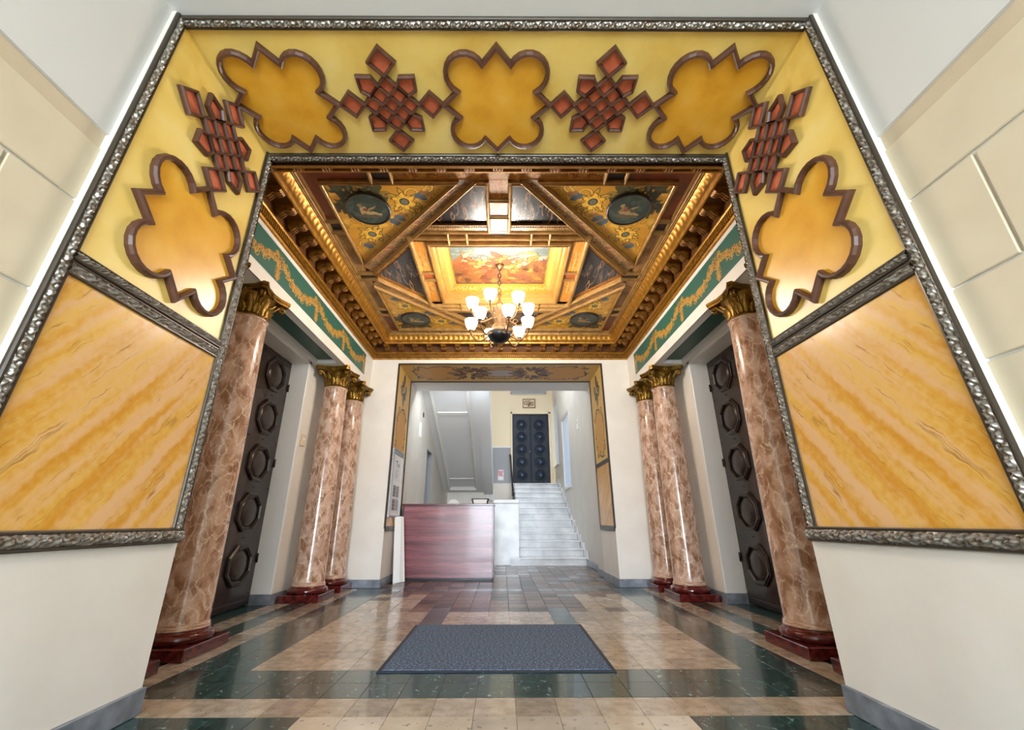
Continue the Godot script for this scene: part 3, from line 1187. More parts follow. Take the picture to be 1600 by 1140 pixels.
# ================================================================ hall walls, entablature
func make_hall():
	for sg in [-1, 1]:
		var side = "left" if sg < 0 else "right"
		var w = struct("wall_hall_" + side, "cream hall wall round the dark panelled door on the %s side" % SIDE[sg], "wall")
		var s = st()
		bx(s, sg * 2.66, 0, ZI, sg * 3.1, 4.4, 4.06)
		bx(s, sg * 2.66, 0, 5.54, sg * 3.1, 4.4, 6.9)
		bx(s, sg * 2.66, 2.97, 4.06, sg * 3.1, 4.4, 5.54)
		bx(s, sg * 2.96, 0, 4.0, sg * 3.1, 3.0, 5.6)
		obj("plaster", s, M.hall_cream, w)
		s = st()   # door casing: plain white reveal strips
		for d in [[4.00, 4.07], [5.53, 5.60]]:
			bx(s, sg * 2.64, 0.11, d[0], sg * 2.9, 3.03, d[1], 0.006)
		bx(s, sg * 2.64, 2.955, 4.0, sg * 2.9, 3.03, 5.6, 0.006)
		obj("casing", s, M.casing, w)
		s = st()
		for d in [[ZI, 4.0], [5.6, 6.88]]:
			bx(s, sg * 2.645, 0, d[0], sg * 2.68, 0.11, d[1], 0.004)
		for d in [[3.99, 4.08], [5.52, 5.61]]:
			bx(s, sg * 2.63, 0, d[0], sg * 2.9, 0.112, d[1], 0.004)
		var bb = obj("baseboard_hall", s, M.base_grey, self)
		tag(bb, "grey marble skirting behind the columns on the %s side" % SIDE[sg], "baseboard", "", "structure")
		# entablature resting on the columns
		var e = struct("trim_4" if sg < 0 else "trim_7", "cream entablature with green garland frieze over the columns on the %s side" % SIDE[sg], "entablature")
		s = st()
		bx(s, sg * 2.21, 3.0, ZI, sg * 2.30, 4.2, 6.9)
		bx(s, sg * 2.58, 3.0, ZI, sg * 2.67, 4.2, 6.9)
		bx(s, sg * 2.30, 3.0, ZI, sg * 2.58, 4.2, 4.02)
		bx(s, sg * 2.30, 3.0, 5.62, sg * 2.58, 4.2, 6.9)
		bx(s, sg * 2.30, 3.06, 4.0, sg * 2.58, 4.2, 5.64)
		obj("beam", s, M.casing, e)
		s = st()
		bx(s, sg * 2.31, 3.045, 4.05, sg * 2.56, 3.062, 5.59)
		obj("green_soffit", s, M.green_paint, e)
		s = st()
		var q = sg * 2.21
		var fr = [V(q, 3.045, 4.0), V(q, 3.045, 5.6)]
		bx(s, sg * 2.205, 3.0, ZI, sg * 2.22, 3.125, 6.88)
		bx(s, sg * 2.205, 3.49, ZI, sg * 2.22, 3.54, 6.88)
		bx(s, sg * 2.205, 3.125, 6.52, sg * 2.22, 3.49, 6.88)
		obj("cream_band", s, M.hall_cream, e)
		s = st()
		var X = sg * 2.208
		var rep = (6.52 - ZI) / 0.93
		quad(s, V(X, 3.49, ZI), V(X, 3.49, 6.52), V(X, 3.125, 6.52), V(X, 3.125, ZI), Rect2(-0.15, 0, rep, 1))
		obj("frieze", s, M.frieze, e)
		s = st()
		for d in [3.125, 3.49]:
			bx(s, sg * 2.203, d - 0.006, ZI, sg * 2.215, d + 0.006, 6.53)
		bx(s, sg * 2.203, 3.12, 6.515, sg * 2.215, 3.495, 6.527)
		obj("fillet", s, M.casing, e)
	# end wall
	var w = struct("wall_end", "plain cream end wall of the hall round the far painted opening", "wall")
	for sg in [-1, 1]:
		var s = st()
		bx(s, sg * 1.75, 0, 6.88, sg * 3.1, 4.4, 7.88)
		obj("pier", s, M.hall_cream, w)
		s = st()
		bx(s, sg * 1.745, 0, 6.862, sg * 2.66, 0.11, 6.89, 0.004)
		bx(s, sg * 1.735, 0, 6.862, sg * 1.76, 0.11, 7.88, 0.004)
		var bb = obj("baseboard_end", s, M.base_grey, self)
		tag(bb, "grey marble skirting round the far opening's pier on the %s side" % SIDE[sg], "baseboard", "", "structure")
	var s = st()
	bx(s, -1.75, 3.465, 6.88, 1.75, 4.4, 7.88)
	obj("lintel", s, M.hall_cream, w)

# ================================================================ coffered ceiling
func P2(x, w, y = YC) -> Vector3:
	return V(x, y, WC + w)

func rib(path, w, parent, closed = false, m = "rib", hgt = 0.05):
	var s = st()
	var q = []
	for p in path:
		q.append(P2(p.x, p.y))
	var prof = [Vector2(-w / 2, -hgt), Vector2(-w / 2, -0.018), Vector2(-w * 0.36, -0.012), Vector2(-w * 0.30, 0.0), Vector2(-w * 0.08, 0.004), Vector2(-w * 0.04, -0.004), Vector2(w * 0.04, -0.004), Vector2(w * 0.08, 0.004), Vector2(w * 0.30, 0.0), Vector2(w * 0.36, -0.012), Vector2(w / 2, -0.018), Vector2(w / 2, -hgt)]
	sweep(s, q, Vector3.DOWN, prof, closed)
	return obj("rib", s, M[m], parent)

func panel(pts, m, parent, uvr = null, called = "panel", up = 0.042):
	var s = st()
	prism(s, pts, P2(0, 0), Vector3.RIGHT, Vector3.FORWARD, Vector3.DOWN, -up - 0.01, -up, uvr)
	return obj(called, s, M[m], parent)

func rect(x0, w0, x1, w1):
	return [Vector2(x0, w0), Vector2(x1, w0), Vector2(x1, w1), Vector2(x0, w1)]

func make_ceiling():
	var c = struct("ceiling_hall", "coffered ceiling with gilded ribs and painted ornament", "ceiling")
	var s = st()
	bx(s, -3.1, YC + 0.30, ZI - 0.2, 3.1, YC + 0.45, 7.1)
	bx(s, -2.3, YC + 0.06, 2.6, -0.9, YC + 0.32, 7.0)
	bx(s, 0.9, YC + 0.06, 2.6, 2.3, YC + 0.32, 7.0)
	bx(s, -0.9, YC + 0.06, 2.6, 0.9, YC + 0.32, WC - 0.75)
	bx(s, -0.9, YC + 0.06, WC + 0.75, 0.9, YC + 0.32, 7.0)
	obj("slab", s, M.gold_dark, c)
	# cornice: profile (distance in from the wall, height)
	var loop = [P2(-2.21, -2.20, 0), P2(2.21, -2.20, 0), P2(2.21, 2.09, 0), P2(-2.21, 2.09, 0)]
	var band = func(called, pr, m, step = 0.0, carve = null, smooth = false, vs = 1.0):
		var q = []
		for p in pr:
			q.append(Vector2(p.x, p.y))
		var s2 = st()
		sweep(s2, loop, Vector3.UP, q, true, step, carve, smooth, vs)
		return obj(called, s2, M[m], c)
	band.call("cornice_foot", [Vector2(0, 3.533), Vector2(0.028, 3.536), Vector2(0.034, 3.556)], "gold")
	band.call("cornice_bed", [Vector2(0.030, 3.556), Vector2(0.036, 3.628)], "gold_red")
	band.call("cornice_bead", [Vector2(0.030, 3.626), Vector2(0.058, 3.628), Vector2(0.066, 3.640), Vector2(0.066, 3.655), Vector2(0.058, 3.662)], "gold")
	band.call("cornice_frieze", [Vector2(0.060, 3.655), Vector2(0.062, 3.765), Vector2(0.250, 3.768)], "gold_red")
	band.call("corona", [Vector2(0.248, 3.768), Vector2(0.248, 3.732), Vector2(0.258, 3.728), Vector2(0.270, 3.734), Vector2(0.276, 3.752), Vector2(0.274, 3.778), Vector2(0.284, 3.784)], "gold")
	var pr = []
	for i in 9:
		pr.append(Vector2(0.284 + 0.040 * i / 8.0 - 0.010 * sin(PI * i / 8.0), 3.784 + 0.086 * i / 8.0))
	var egg = func(dist, v):
		var q = fposmod(dist, 0.085) / 0.085 - 0.5
		var e = q * q / 0.12 + (v - 0.5) * (v - 0.5) / 0.16
		return -0.012 * max(0.0, 1.0 - e) + (0.004 if abs(q) > 0.44 else 0.0)
	band.call("egg_and_dart", pr, "gold", 0.010, egg, true)
	band.call("cornice_fillet", [Vector2(0.322, 3.870), Vector2(0.338, 3.866), Vector2(0.342, 3.878), Vector2(0.356, 3.876), Vector2(0.362, 3.888), Vector2(0.380, 3.888), Vector2(0.384, 3.93)], "rib")
	# dentils under the brackets
	s = st()
	for k in range(0, 132):
		var t = -2.15 + k * 0.0328
		for sg in [-1, 1]:
			obox(s, Transform3D(Basis.IDENTITY, P2(t, 2.046 if sg > 0 else -2.156, 3.592)), Vector3(0.0095, 0.030, 0.010))
			if abs(t) < 2.04:
				obox(s, Transform3D(Basis.IDENTITY, P2(sg * 2.166, t, 3.592)), Vector3(0.010, 0.030, 0.0095))
	var dn = obj("dentils", s, M.gold, c)
	dn.set_meta("kind", "stuff")
	# scrolled brackets
	s = st()
	var pp = [Vector2(0, 0.01), Vector2(0.02, -0.085), Vector2(0.05, -0.100), Vector2(0.075, -0.080), Vector2(0.085, -0.050), Vector2(0.11, -0.045), Vector2(0.135, -0.060), Vector2(0.165, -0.055), Vector2(0.182, -0.035), Vector2(0.182, 0.01)]
	prism(s, pp, Vector3(-0.042, 0, 0), Vector3.BACK, Vector3.UP, Vector3.RIGHT, 0.0, 0.084)
	prism(s, [Vector2(0.0, -0.01), Vector2(0.188, -0.01), Vector2(0.188, 0.006), Vector2(0.0, 0.006)], Vector3(-0.05, 0, 0), Vector3.BACK, Vector3.UP, Vector3.RIGHT, 0.0, 0.10)
	for e in [-0.026, 0.0, 0.026]:
		tube(s, [Vector3(e, -0.09, 0.03), Vector3(e, -0.106, 0.05), Vector3(e, -0.084, 0.078), Vector3(e, -0.052, 0.10), Vector3(e, -0.066, 0.14), Vector3(e, -0.056, 0.17)], 0.009, 5)
	var bm = mesh_of(s)
	for k in range(-8, 9):
		for sg in [-1, 1]:
			# local +z points from the wall into the room
			inst("bracket", bm, M.gold_dark, c, Transform3D(Basis(Vector3.UP, 0.0 if sg > 0 else PI), P2(k * 0.243, 2.028 if sg > 0 else -2.138, 3.762)))
			if abs(k) < 8:
				inst("bracket", bm, M.gold_dark, c, Transform3D(Basis(Vector3.UP, -sg * PI / 2), P2(sg * 2.148, k * 0.243, 3.762)))
	# perimeter, corner triangles, diagonals
	for sx in [-1, 1]:
		for sw in [-1, 1]:
			var f = func(a):
				var o2 = []
				for p in a:
					o2.append(Vector2(p.x * sx, p.y * sw))
				return o2
			var uv = Rect2(1.67 * sx, 1.61 * sw, -1.28 * sx, -1.28 * sw)
			panel(f.call([Vector2(1.67, 1.61), Vector2(0.45, 1.61), Vector2(1.67, 0.32)]), "p_tri", c, uv, "painted_triangle")
			rib(f.call([Vector2(1.69, 1.63), Vector2(0.41, 1.63), Vector2(1.69, 0.275)]), 0.034, c, true)
			# round medallion
			s = st()
			var pts = []
			for i in 28:
				pts.append(Vector2(1.335 * sx + cos(TAU * i / 28.0) * 0.215, 1.265 * sw + sin(TAU * i / 28.0) * 0.225))
			prism(s, pts, P2(0, 0), Vector3.RIGHT, Vector3.FORWARD, Vector3.DOWN, -0.045, -0.020, Rect2(1.12 * sx if sx > 0 else -1.55, 1.04 * sw if sw > 0 else -1.49, 0.43, 0.45))
			var md = obj("medallion", s, M["p_medal0" if sx < 0 else "p_medal1"], c)
			md.set_meta("label", "dark green round medallion with a painted figure")
			s = st()
			var ring = []
			for p in pts:
				ring.append(P2(p.x, p.y))
			sweep(s, ring, Vector3.DOWN, [Vector2(-0.010, -0.042), Vector2(-0.010, -0.016), Vector2(0.0, -0.010), Vector2(0.010, -0.016), Vector2(0.010, -0.042)], true)
			obj("medallion_rim", s, M.p_dark, c)
			panel(f.call(rect(1.21, 1.66, 1.83, 1.78)), "p_red", c)
			panel(f.call(rect(1.71, 1.10, 1.83, 1.66)), "p_red", c)
			panel(f.call(rect(1.01, 1.66, 1.18, 1.78)), "p_dark", c)
			panel(f.call(rect(1.71, 0.91, 1.83, 1.075)), "p_dark", c)
			panel(f.call(rect(0.0, 1.655, 0.985, 1.78)), "p_gold", c, Rect2(0, 1.64, 0.5, 0.15))
			panel(f.call(rect(1.71, 0.08, 1.83, 0.885)), "p_band", c, Rect2(1.70, 0, 0.14, 0.5))
			for x in [1.195, 0.998]:
				rib(f.call([Vector2(x, 1.64), Vector2(x, 1.80)]), 0.035, c)
			for d in [1.088, 0.898]:
				rib(f.call([Vector2(1.70, d), Vector2(1.84, d)]), 0.035, c)
			# painted diagonal between the triangle and the inner lozenge
			s = st()
			var A = [Vector2(0.41, 1.66), Vector2(0.20, 1.66), Vector2(1.62, 0.05), Vector2(1.72, 0.23)]
			var q = []
			for p in f.call(A):
				q.append(P2(p.x, p.y, YC + 0.036))
			quad(s, q[0], q[1], q[2], q[3], Rect2(0, 0, 1, 1))
			var dm = s
			# texture runs along the length: remap with two triangles
			s = st()
			tri(s, q[0], q[1], q[2], Vector2(0, 0), Vector2(0, 1), Vector2(3.6, 1))
			tri(s, q[0], q[2], q[3], Vector2(0, 0), Vector2(3.6, 1), Vector2(3.2, 0))
			obj("painted_diagonal", s, M.p_band, c)
			rib(f.call([Vector2(0.215, 1.655), Vector2(1.625, 0.065)]), 0.040, c, false, "rib", 0.055)
			# black trapezoids
			panel(f.call([Vector2(0.215, 1.60), Vector2(0.13, 1.60), Vector2(0.13, 1.02), Vector2(0.74, 1.02)]), "p_black", c, Rect2(0, 1.0, 0.7, 0.65), "black_panel", 0.055)
			rib(f.call([Vector2(0.112, 1.655), Vector2(0.112, 0.90)]), 0.04, c)
			rib(f.call([Vector2(0.10, 1.622), Vector2(0.24, 1.622)]), 0.035, c)
			rib(f.call([Vector2(0.10, 0.915), Vector2(0.86, 0.915)]), 0.05, c)
			panel(f.call([Vector2(0.12, 1.02), Vector2(0.12, 0.93), Vector2(0.85, 0.93), Vector2(0.77, 1.02)]), "p_band", c, Rect2(0, 0.93, 0.4, 0.1), "dentil_strip", 0.02)
			s = st()
			for k in 26:
				var x = 0.14 + k * 0.0255
				if x < 0.79 - (k % 1):
					obox(s, Transform3D(Basis.IDENTITY, P2(x * sx, 0.972 * sw, YC + 0.016)), Vector3(0.008, 0.006, 0.024))
			var dd = obj("dentils", s, M.rib, c)
			dd.set_meta("kind", "stuff")
			# band round the middle: side and end pieces
			panel(f.call(rect(0.84, 0.09, 1.0, 0.78)), "p_gold", c, Rect2(0.84, 0, 0.16, 0.6))
			panel(f.call(rect(0.59, 0.71, 0.99, 0.79)), "p_gold", c, Rect2(0.4, 0.7, 0.6, 0.12))
			panel(f.call(rect(0.38, 0.71, 0.56, 0.89)), "p_pink", c, Rect2(0.3, 0.7, 0.6, 0.2))
			panel(f.call(rect(0.0, 0.71, 0.35, 0.89)), "p_pink", c, Rect2(0.0, 0.7, 0.6, 0.2))
			for x in [0.575, 0.365]:
				rib(f.call([Vector2(x, 0.69), Vector2(x, 0.90)]), 0.03, c)
			panel(f.call(rect(0.58, 0.81, 0.90, 0.895)), "p_gold", c, Rect2(0.4, 0.8, 0.6, 0.12))
		# side black triangles and the little block at the lozenge's tip
		panel([Vector2(1.57 * sx, 0), Vector2(1.04 * sx, 0.585), Vector2(1.04 * sx, -0.585)], "p_black", c, Rect2(1.0 * sx, -0.6, 0.7 * sx, 1.2), "black_panel", 0.055)
		panel(rect(1.64 * sx, -0.055, 1.83 * sx, 0.055), "p_dark", c)
		for e in [-0.07, 0.07]:
			rib([Vector2(1.60 * sx, e), Vector2(1.84 * sx, e)], 0.03, c)
		panel(rect(0.84 * sx, -0.075, 1.0 * sx, 0.075), "p_red", c)
		for e in [-0.082, 0.082]:
			rib([Vector2(0.82 * sx, e), Vector2(1.02 * sx, e)], 0.025, c)
	for sw in [-1, 1]:
		panel(rect(-0.09, 0.90 * sw, 0.09, 1.14 * sw), "p_pink", c, Rect2(-0.1, 0.9 * sw, 0.4, 0.3))
		panel(rect(-0.09, 1.17 * sw, 0.09, 1.385 * sw), "p_pink", c, Rect2(0.1, 1.1 * sw, 0.4, 0.3), "panel", 0.02)
		panel(rect(-0.09, 1.41 * sw, 0.09, 1.66 * sw), "p_gold", c, Rect2(-0.1, 1.4 * sw, 0.3, 0.3))
		for d in [1.155, 1.398]:
			rib([Vector2(-0.11, d * sw), Vector2(0.11, d * sw)], 0.03, c)
	rib([Vector2(-1.02, -0.80), Vector2(1.02, -0.80), Vector2(1.02, 0.80), Vector2(-1.02, 0.80)], 0.05, c, true)
	rib([Vector2(-0.82, -0.69), Vector2(0.82, -0.69), Vector2(0.82, 0.69), Vector2(-0.82, 0.69)], 0.045, c, true)
	# stepped cove up to the central picture
	var steps = [[0.80, 0.67, 3.875, "gold_cove"], [0.785, 0.655, 3.93, "rib"], [0.765, 0.64, 3.94, "gold_cove"], [0.755, 0.625, 4.00, "rib"], [0.73, 0.60, 4.01, "p_cove"], [0.635, 0.455, 4.065, "rib"], [0.615, 0.435, 4.06, "p_dark"], [0.612, 0.432, 4.10, ""]]
	for k in steps.size() - 1:
		var a = steps[k]
		var b = steps[k + 1]
		s = st()
		for e in 4:
			var cs = [[-1, -1], [1, -1], [1, 1], [-1, 1]]
			var p = cs[e]
			var r = cs[(e + 1) % 4]
			quad(s, P2(a[0] * p[0], a[1] * p[1], a[2]), P2(a[0] * r[0], a[1] * r[1], a[2]), P2(b[0] * r[0], b[1] * r[1], b[2]), P2(b[0] * p[0], b[1] * p[1], b[2]), Rect2(0, 0, 2, 1))
		obj("cove_step", s, M[a[3]], c)
	s = st()
	bx(s, -0.63, 4.08, WC - 0.45, 0.63, 4.10, WC + 0.45)
	s = st()
	prism(s, rect(-0.63, -0.45, 0.63, 0.45), P2(0, 0), Vector3.RIGHT, Vector3.FORWARD, Vector3.DOWN, -0.20, -0.19, Rect2(-0.63, -0.45, 1.26, 0.9))
	var pc = obj("ceiling_picture", s, M.p_picture, c)
	pc.set_meta("label", "painted central picture of golden and red draped figures")

# ================================================================ far painted opening
func make_far_portal():
	var t = struct("trim_5", "yellow painted lining of the far opening with brown cartouches", "wall painting")
	var s = st()
	quad(s, V(-1.75, 3.459, 6.885), V(1.75, 3.459, 6.885), V(1.75, 3.459, 7.87), V(-1.75, 3.459, 7.87))
	bx(s, -1.75, 3.4595, 6.885, 1.75, 3.47, 7.87)
	obj("painted_soffit", s, M.far_soffit, t)
	for sg in [-1, 1]:
		s = st()
		var x = sg * 1.744
		quad(s, V(x, 3.46, 6.885), V(x, 3.46, 7.87), V(x, 1.86, 7.87), V(x, 1.86, 6.885))
		obj("painted_jamb", s, M.far_jamb, t)
		s = st()
		quad(s, V(x, 1.80, 6.885), V(x, 1.80, 7.87), V(x, 0.83, 7.87), V(x, 0.83, 6.885))
		obj("marble_panel", s, M.sienna, t)
		s = st()
		bx(s, sg * 1.730, 1.795, 6.88, sg * 1.755, 1.865, 7.88, 0.006)
		bx(s, sg * 1.730, 0.765, 6.88, sg * 1.755, 0.835, 7.88, 0.006)
		bx(s, sg * 1.732, 0.80, 6.872, sg * 1.76, 3.47, 6.900, 0.004)
		bx(s, sg * 1.732, 0.80, 7.850, sg * 1.76, 3.47, 7.895, 0.004)
		obj("dark_fillet", s, M.bronze_dark, t)
	s = st()
	bx(s, -1.75, 3.448, 6.872, 1.75, 3.47, 6.900, 0.004)
	bx(s, -1.75, 3.445, 7.850, 1.75, 3.47, 7.895, 0.004)
	obj("dark_fillet", s, M.bronze_dark, t)

# ================================================================ stair hall
const R0 := 0.160
const T0 := 0.3625
const S0 := 10.08

func make_stair_hall():
	var w = struct("wall_stair_left", "grey white left wall of the stair hall with a narrow doorway", "wall")
	var s = st()
	bx(s, -2.1, 0, 7.88, -1.75, 6.4, 10.1)
	bx(s, -2.1, 0, 10.85, -1.75, 6.4, 15.5)
	bx(s, -2.1, 2.5, 10.1, -1.75, 6.4, 10.85)
	obj("plaster", s, M.stair_grey, w)
	s = st()
	bx(s, -2.3, 0, 10.0, -2.12, 2.6, 11.0)
	var dd = struct("door_2", "narrow dark doorway in the left wall of the stair hall", "door")
	obj("leaf", s, M.dado_grey, dd)
	s = st()
	bx(s, -2.12, 0, 10.1, -1.74, 2.52, 10.13, 0.003)
	bx(s, -2.12, 0, 10.82, -1.74, 2.52, 10.85, 0.003)
	bx(s, -2.12, 2.49, 10.1, -1.74, 2.52, 10.85, 0.003)
	obj("door_frame", s, M.dado_grey, dd)
	# right wall with two window openings
	w = struct("wall_stair_right", "grey white right wall of the stair hall with two tall stair windows", "wall")
	s = st()
	var xr = 1.9
	bx(s, xr, 0, 7.88, 2.3, 6.4, 11.85)
	bx(s, xr, 0, 11.85, 2.3, 1.80, 13.2)
	bx(s, xr, 3.90, 11.85, 2.3, 6.4, 13.2)
	bx(s, xr, 0, 13.2, 2.3, 6.4, 14.2)
	bx(s, xr, 0, 14.2, 2.3, 2.70, 15.4)
	bx(s, xr, 4.88, 14.2, 2.3, 6.4, 15.4)
	bx(s, xr, 0, 15.4, 2.3, 6.4, 15.6)
	obj("plaster", s, M.stair_grey, w)
	var wn = 1
	for q in [[11.85, 13.2, 1.80, 3.90, "tall frosted stair window beside the lower flight"], [14.2, 15.4, 2.70, 4.88, "tall frosted window beside the stair landing"]]:
		var win = struct("window_%d" % wn, q[4], "window")
		wn += 1
		s = st()
		for y in [q[2], q[3] - 0.05]:
			bx(s, 1.91, y, q[0], 1.97, y + 0.05, q[1], 0.004)
		for d in [q[0], q[1] - 0.05]:
			bx(s, 1.91, q[2], d, 1.97, q[3], d + 0.05, 0.004)
		obj("window_frame", s, M.casing, win)
		s = st()
		bx(s, 1.93, q[2] + 0.04, q[0] + 0.04, 1.94, q[3] - 0.04, q[1] - 0.04)
		obj("pane", s, M.frosted, win)
		s = st()
		bx(s, 1.87, q[2] - 0.04, q[0] - 0.03, 1.95, q[2] + 0.004, q[1] + 0.03, 0.006)
		obj("window_sill", s, M.casing, win)
	# cross beam after the painted opening, ceiling and end wall
	var b = struct("trim_6", "grey white cross beam and plain jambs behind the painted opening", "beam")
	s = st()
	bx(s, -1.95, 3.46, 7.89, 2.1, 4.4, 8.5)
	obj("beam", s, M.grey_white, b)
	s = st()
	bx(s, 1.78, 0, 7.89, 1.95, 3.46, 8.45)
	bx(s, -1.80, 0, 7.89, -1.745, 3.46, 8.1)
	obj("plain_jamb", s, M.stair_grey, b)
	var c = struct("ceiling_stair", "white ceiling high above the stair", "ceiling")
	s = st()
	bx(s, -2.3, 6.3, 7.9, 2.3, 6.5, 15.7)
	bx(s, -2.3, 4.3, 7.6, 2.3, 6.5, 7.95)
	obj("plaster", s, M.white, c)
	w = struct("wall_landing", "warm cream wall behind the stair landing with a grey dado", "wall")
	s = st()
	bx(s, -2.1, 0, 15.25, 2.3, 2.08, 15.6)
	bx(s, -2.1, 2.08, 15.25, 0.40, 6.4, 15.6)
	bx(s, 1.72, 2.08, 15.25, 2.3, 6.4, 15.6)
	bx(s, 0.40, 4.60, 15.25, 1.72, 6.4, 15.6)
	obj("plaster", s, M.warm_cream, w)
	s = st()
	bx(s, -1.75, 2.08, 15.22, 0.33, 3.36, 15.26)
	obj("dado", s, M.dado_grey, w)
	s = st()
	bx(s, -1.75, 3.36, 15.20, 0.34, 3.41, 15.26, 0.006)
	obj("dado_rail", s, M.grey_white, w)
	s = st()
	for x in [[0.33, 0.40], [1.72, 1.79]]:
		bx(s, x[0], 2.08, 15.2, x[1], 4.68, 15.3, 0.008)
	bx(s, 0.33, 4.60, 15.2, 1.79, 4.68, 15.3, 0.008)
	obj("architrave", s, M.warm_cream, w)
	# lower flight
	var t = thing("staircase", "straight flight of white marble steps rising to the dark blue door", "stairs", V(1.13, 0, S0))
	for i in 13:
		var x0 = 0.43
		s = st()
		var y1 = R0 * (i + 1)
		var d0 = S0 + T0 * i
		var d1 = d0 + T0 if i < 12 else 15.18
		var off = t.position
		var lo = V(x0, y1 - R0 if i > 0 else 0.0, d0 + 0.045) - off
		if i == 0:
			bx2(s, V(0.215, 0, d0 + 0.03) - off, V(0.43, y1 - 0.035, 10.215) - off)
			bx2(s, V(0.215, y1 - 0.035, d0) - off, V(0.43, y1, 10.215) - off)
		bx2(s, lo, V(1.87, y1 - 0.035, d1 + 0.02) - off)
		bx2(s, V(x0, y1 - 0.035, d0) - off, V(1.87, y1, d1 + 0.01) - off, 0.007)
		obj("step", s, M.stair_marble, t)
	# marble cheek block beside the first steps
	var pd = thing("marble_pedestal", "plain white marble block with a cap closing the foot of the stairs", "pedestal", V(0.135, 0, 11.0))
	s = st()
	bx2(s, V(-0.155, 0, 10.24) - pd.position, V(0.415, 1.29, 12.1) - pd.position, 0.006)
	obj("block", s, M.stair_marble, pd)
	s = st()
	bx2(s, V(-0.175, 1.29, 10.22) - pd.position, V(0.425, 1.37, 12.12) - pd.position, 0.01)
	obj("cap", s, M.stair_marble, pd)
	s = st()
	bx2(s, V(-0.165, 0, 10.22) - pd.position, V(0.20, 0.07, 10.25) - pd.position, 0.004)
	obj("foot", s, M.stair_marble, pd)
	# landing block
	w = struct("wall_landing_front", "cream wall under the stair landing behind the desk", "wall")
	s = st()
	bx(s, -1.75, 0, 14.43, 0.42, 2.08, 15.25)
	bx(s, 0.30, 0, 12.2, 0.42, 1.30, 14.45)
	obj("plaster", s, M.hall_cream, w)
	# stepped skirting along the right wall
	var sk = thing("stair_skirting", "stepped white marble skirting along the right stair wall", "skirting", V(1.9, 0, S0))
	s = st()
	for i in 13:
		var y1 = R0 * (i + 1)
		var d0 = S0 + T0 * i
		bx2(s, V(1.874, y1 - 0.04, d0 - 0.03) - sk.position, V(1.898, y1 + 0.13, d0 + T0 + 0.01) - sk.position, 0.004)
	obj("board", s, M.stair_marble, sk)
	s = st()
	bx(s, 1.76, 0, 7.9, 1.80, 0.11, 8.45, 0.004)
	bx(s, 1.87, 0, 8.45, 1.91, 0.11, 10.1, 0.004)
	bx(s, -1.76, 0, 7.9, -1.72, 0.11, 10.1, 0.004)
	var bb = obj("baseboard_stair", s, M.base_grey, self)
	tag(bb, "grey skirting along the stair hall walls", "baseboard", "", "structure")
	# upper flight seen from below
	var u = thing("upper_flight", "panelled grey white underside of the returning upper stair flight", "stairs", V(-1.15, 1.74, 13.52))
	var o = u.position
	var dz = Vector3(0, 3.64 - 1.74, 13.52 - 9.05)
	var len = Vector2(dz.y, dz.z).length() * 1.13
	var fwd = Vector3(0, dz.y, dz.z).normalized()   # up the slope, toward the viewer
	var nn = Vector3(0, -dz.z, dz.y).normalized()   # down and toward the viewer
	if nn.y > 0:
		nn = -nn
	s = st()
	var slab = [Vector2(-0.60, 0), Vector2(0.88, 0), Vector2(0.88, len), Vector2(-0.60, len)]
	prism(s, slab, Vector3.ZERO, Vector3.RIGHT, fwd, nn, -0.35, -0.045)
	obj("slab", s, M.grey_white, u)
	for q in [[-0.60, -0.42], [0.42, 0.63]]:
		s = st()
		prism(s, [Vector2(q[0], 0), Vector2(q[1], 0), Vector2(q[1], len), Vector2(q[0], len)], Vector3.ZERO, Vector3.RIGHT, fwd, nn, -0.35, 0.0)
		obj("stringer", s, M.grey_white, u)
	s = st()
	prism(s, [Vector2(-0.42, 0), Vector2(0.42, 0), Vector2(0.42, 0.20), Vector2(-0.42, 0.20)], Vector3.ZERO, Vector3.RIGHT, fwd, nn, -0.2, 0.0)
	obj("end_rail", s, M.grey_white, u)
	s = st()
	var prof = [Vector2(-0.06, -0.05), Vector2(-0.06, -0.02), Vector2(-0.035, -0.015), Vector2(-0.03, 0.03), Vector2(0.005, 0.045), Vector2(0.03, 0.03), Vector2(0.035, -0.01), Vector2(0.06, -0.02), Vector2(0.06, -0.05)]
	var G = func(x, y): return Vector3.RIGHT * x + fwd * y
	sweep(s, [G.call(-0.42, 0.2), G.call(0.42, 0.2), G.call(0.42, len - 0.2), G.call(-0.42, len - 0.2)], nn, prof, true)
	obj("panel_moulding", s, M.casing, u)
	for y in [0.75, len * 0.72]:
		s = st()
		sweep(s, [G.call(-0.42, y), G.call(0.42, y)], nn, [Vector2(-0.05, -0.05), Vector2(-0.05, -0.02), Vector2(0.05, -0.02), Vector2(0.05, -0.05)])
		obj("cross_rail", s, M.casing, u)
	s = st()
	prism(s, [Vector2(0.62, -0.02), Vector2(0.90, -0.02), Vector2(0.90, len), Vector2(0.62, len)], Vector3.ZERO, Vector3.RIGHT, fwd, nn, -0.6, 0.06)
	obj("outer_string", s, M.grey_white, u)
	# handrail
	var h = thing("stair_handrail", "black iron handrail along the open side of the lower stairs", "handrail", V(0.36, 0, 12.2))
	s = st()
	tube(s, [V(0.33, 1.56, 12.15) - h.position, V(0.33, 1.66, 12.2) - h.position, V(0.30, 3.06, 14.75) - h.position, V(0.30, 3.06, 15.2) - h.position], 0.03, 8)
	obj("rail", s, M.black_iron, h)
	for d in [12.35, 13.1, 13.9, 14.7]:
		s = st()
		var yy = lerpf(1.66, 3.06, clampf((d - 12.2) / 2.55, 0, 1))
		tube(s, [V(0.37, yy - 0.95, d) - h.position, V(0.33, yy, d) - h.position], 0.014, 6)
		obj("baluster", s, M.black_iron, h)

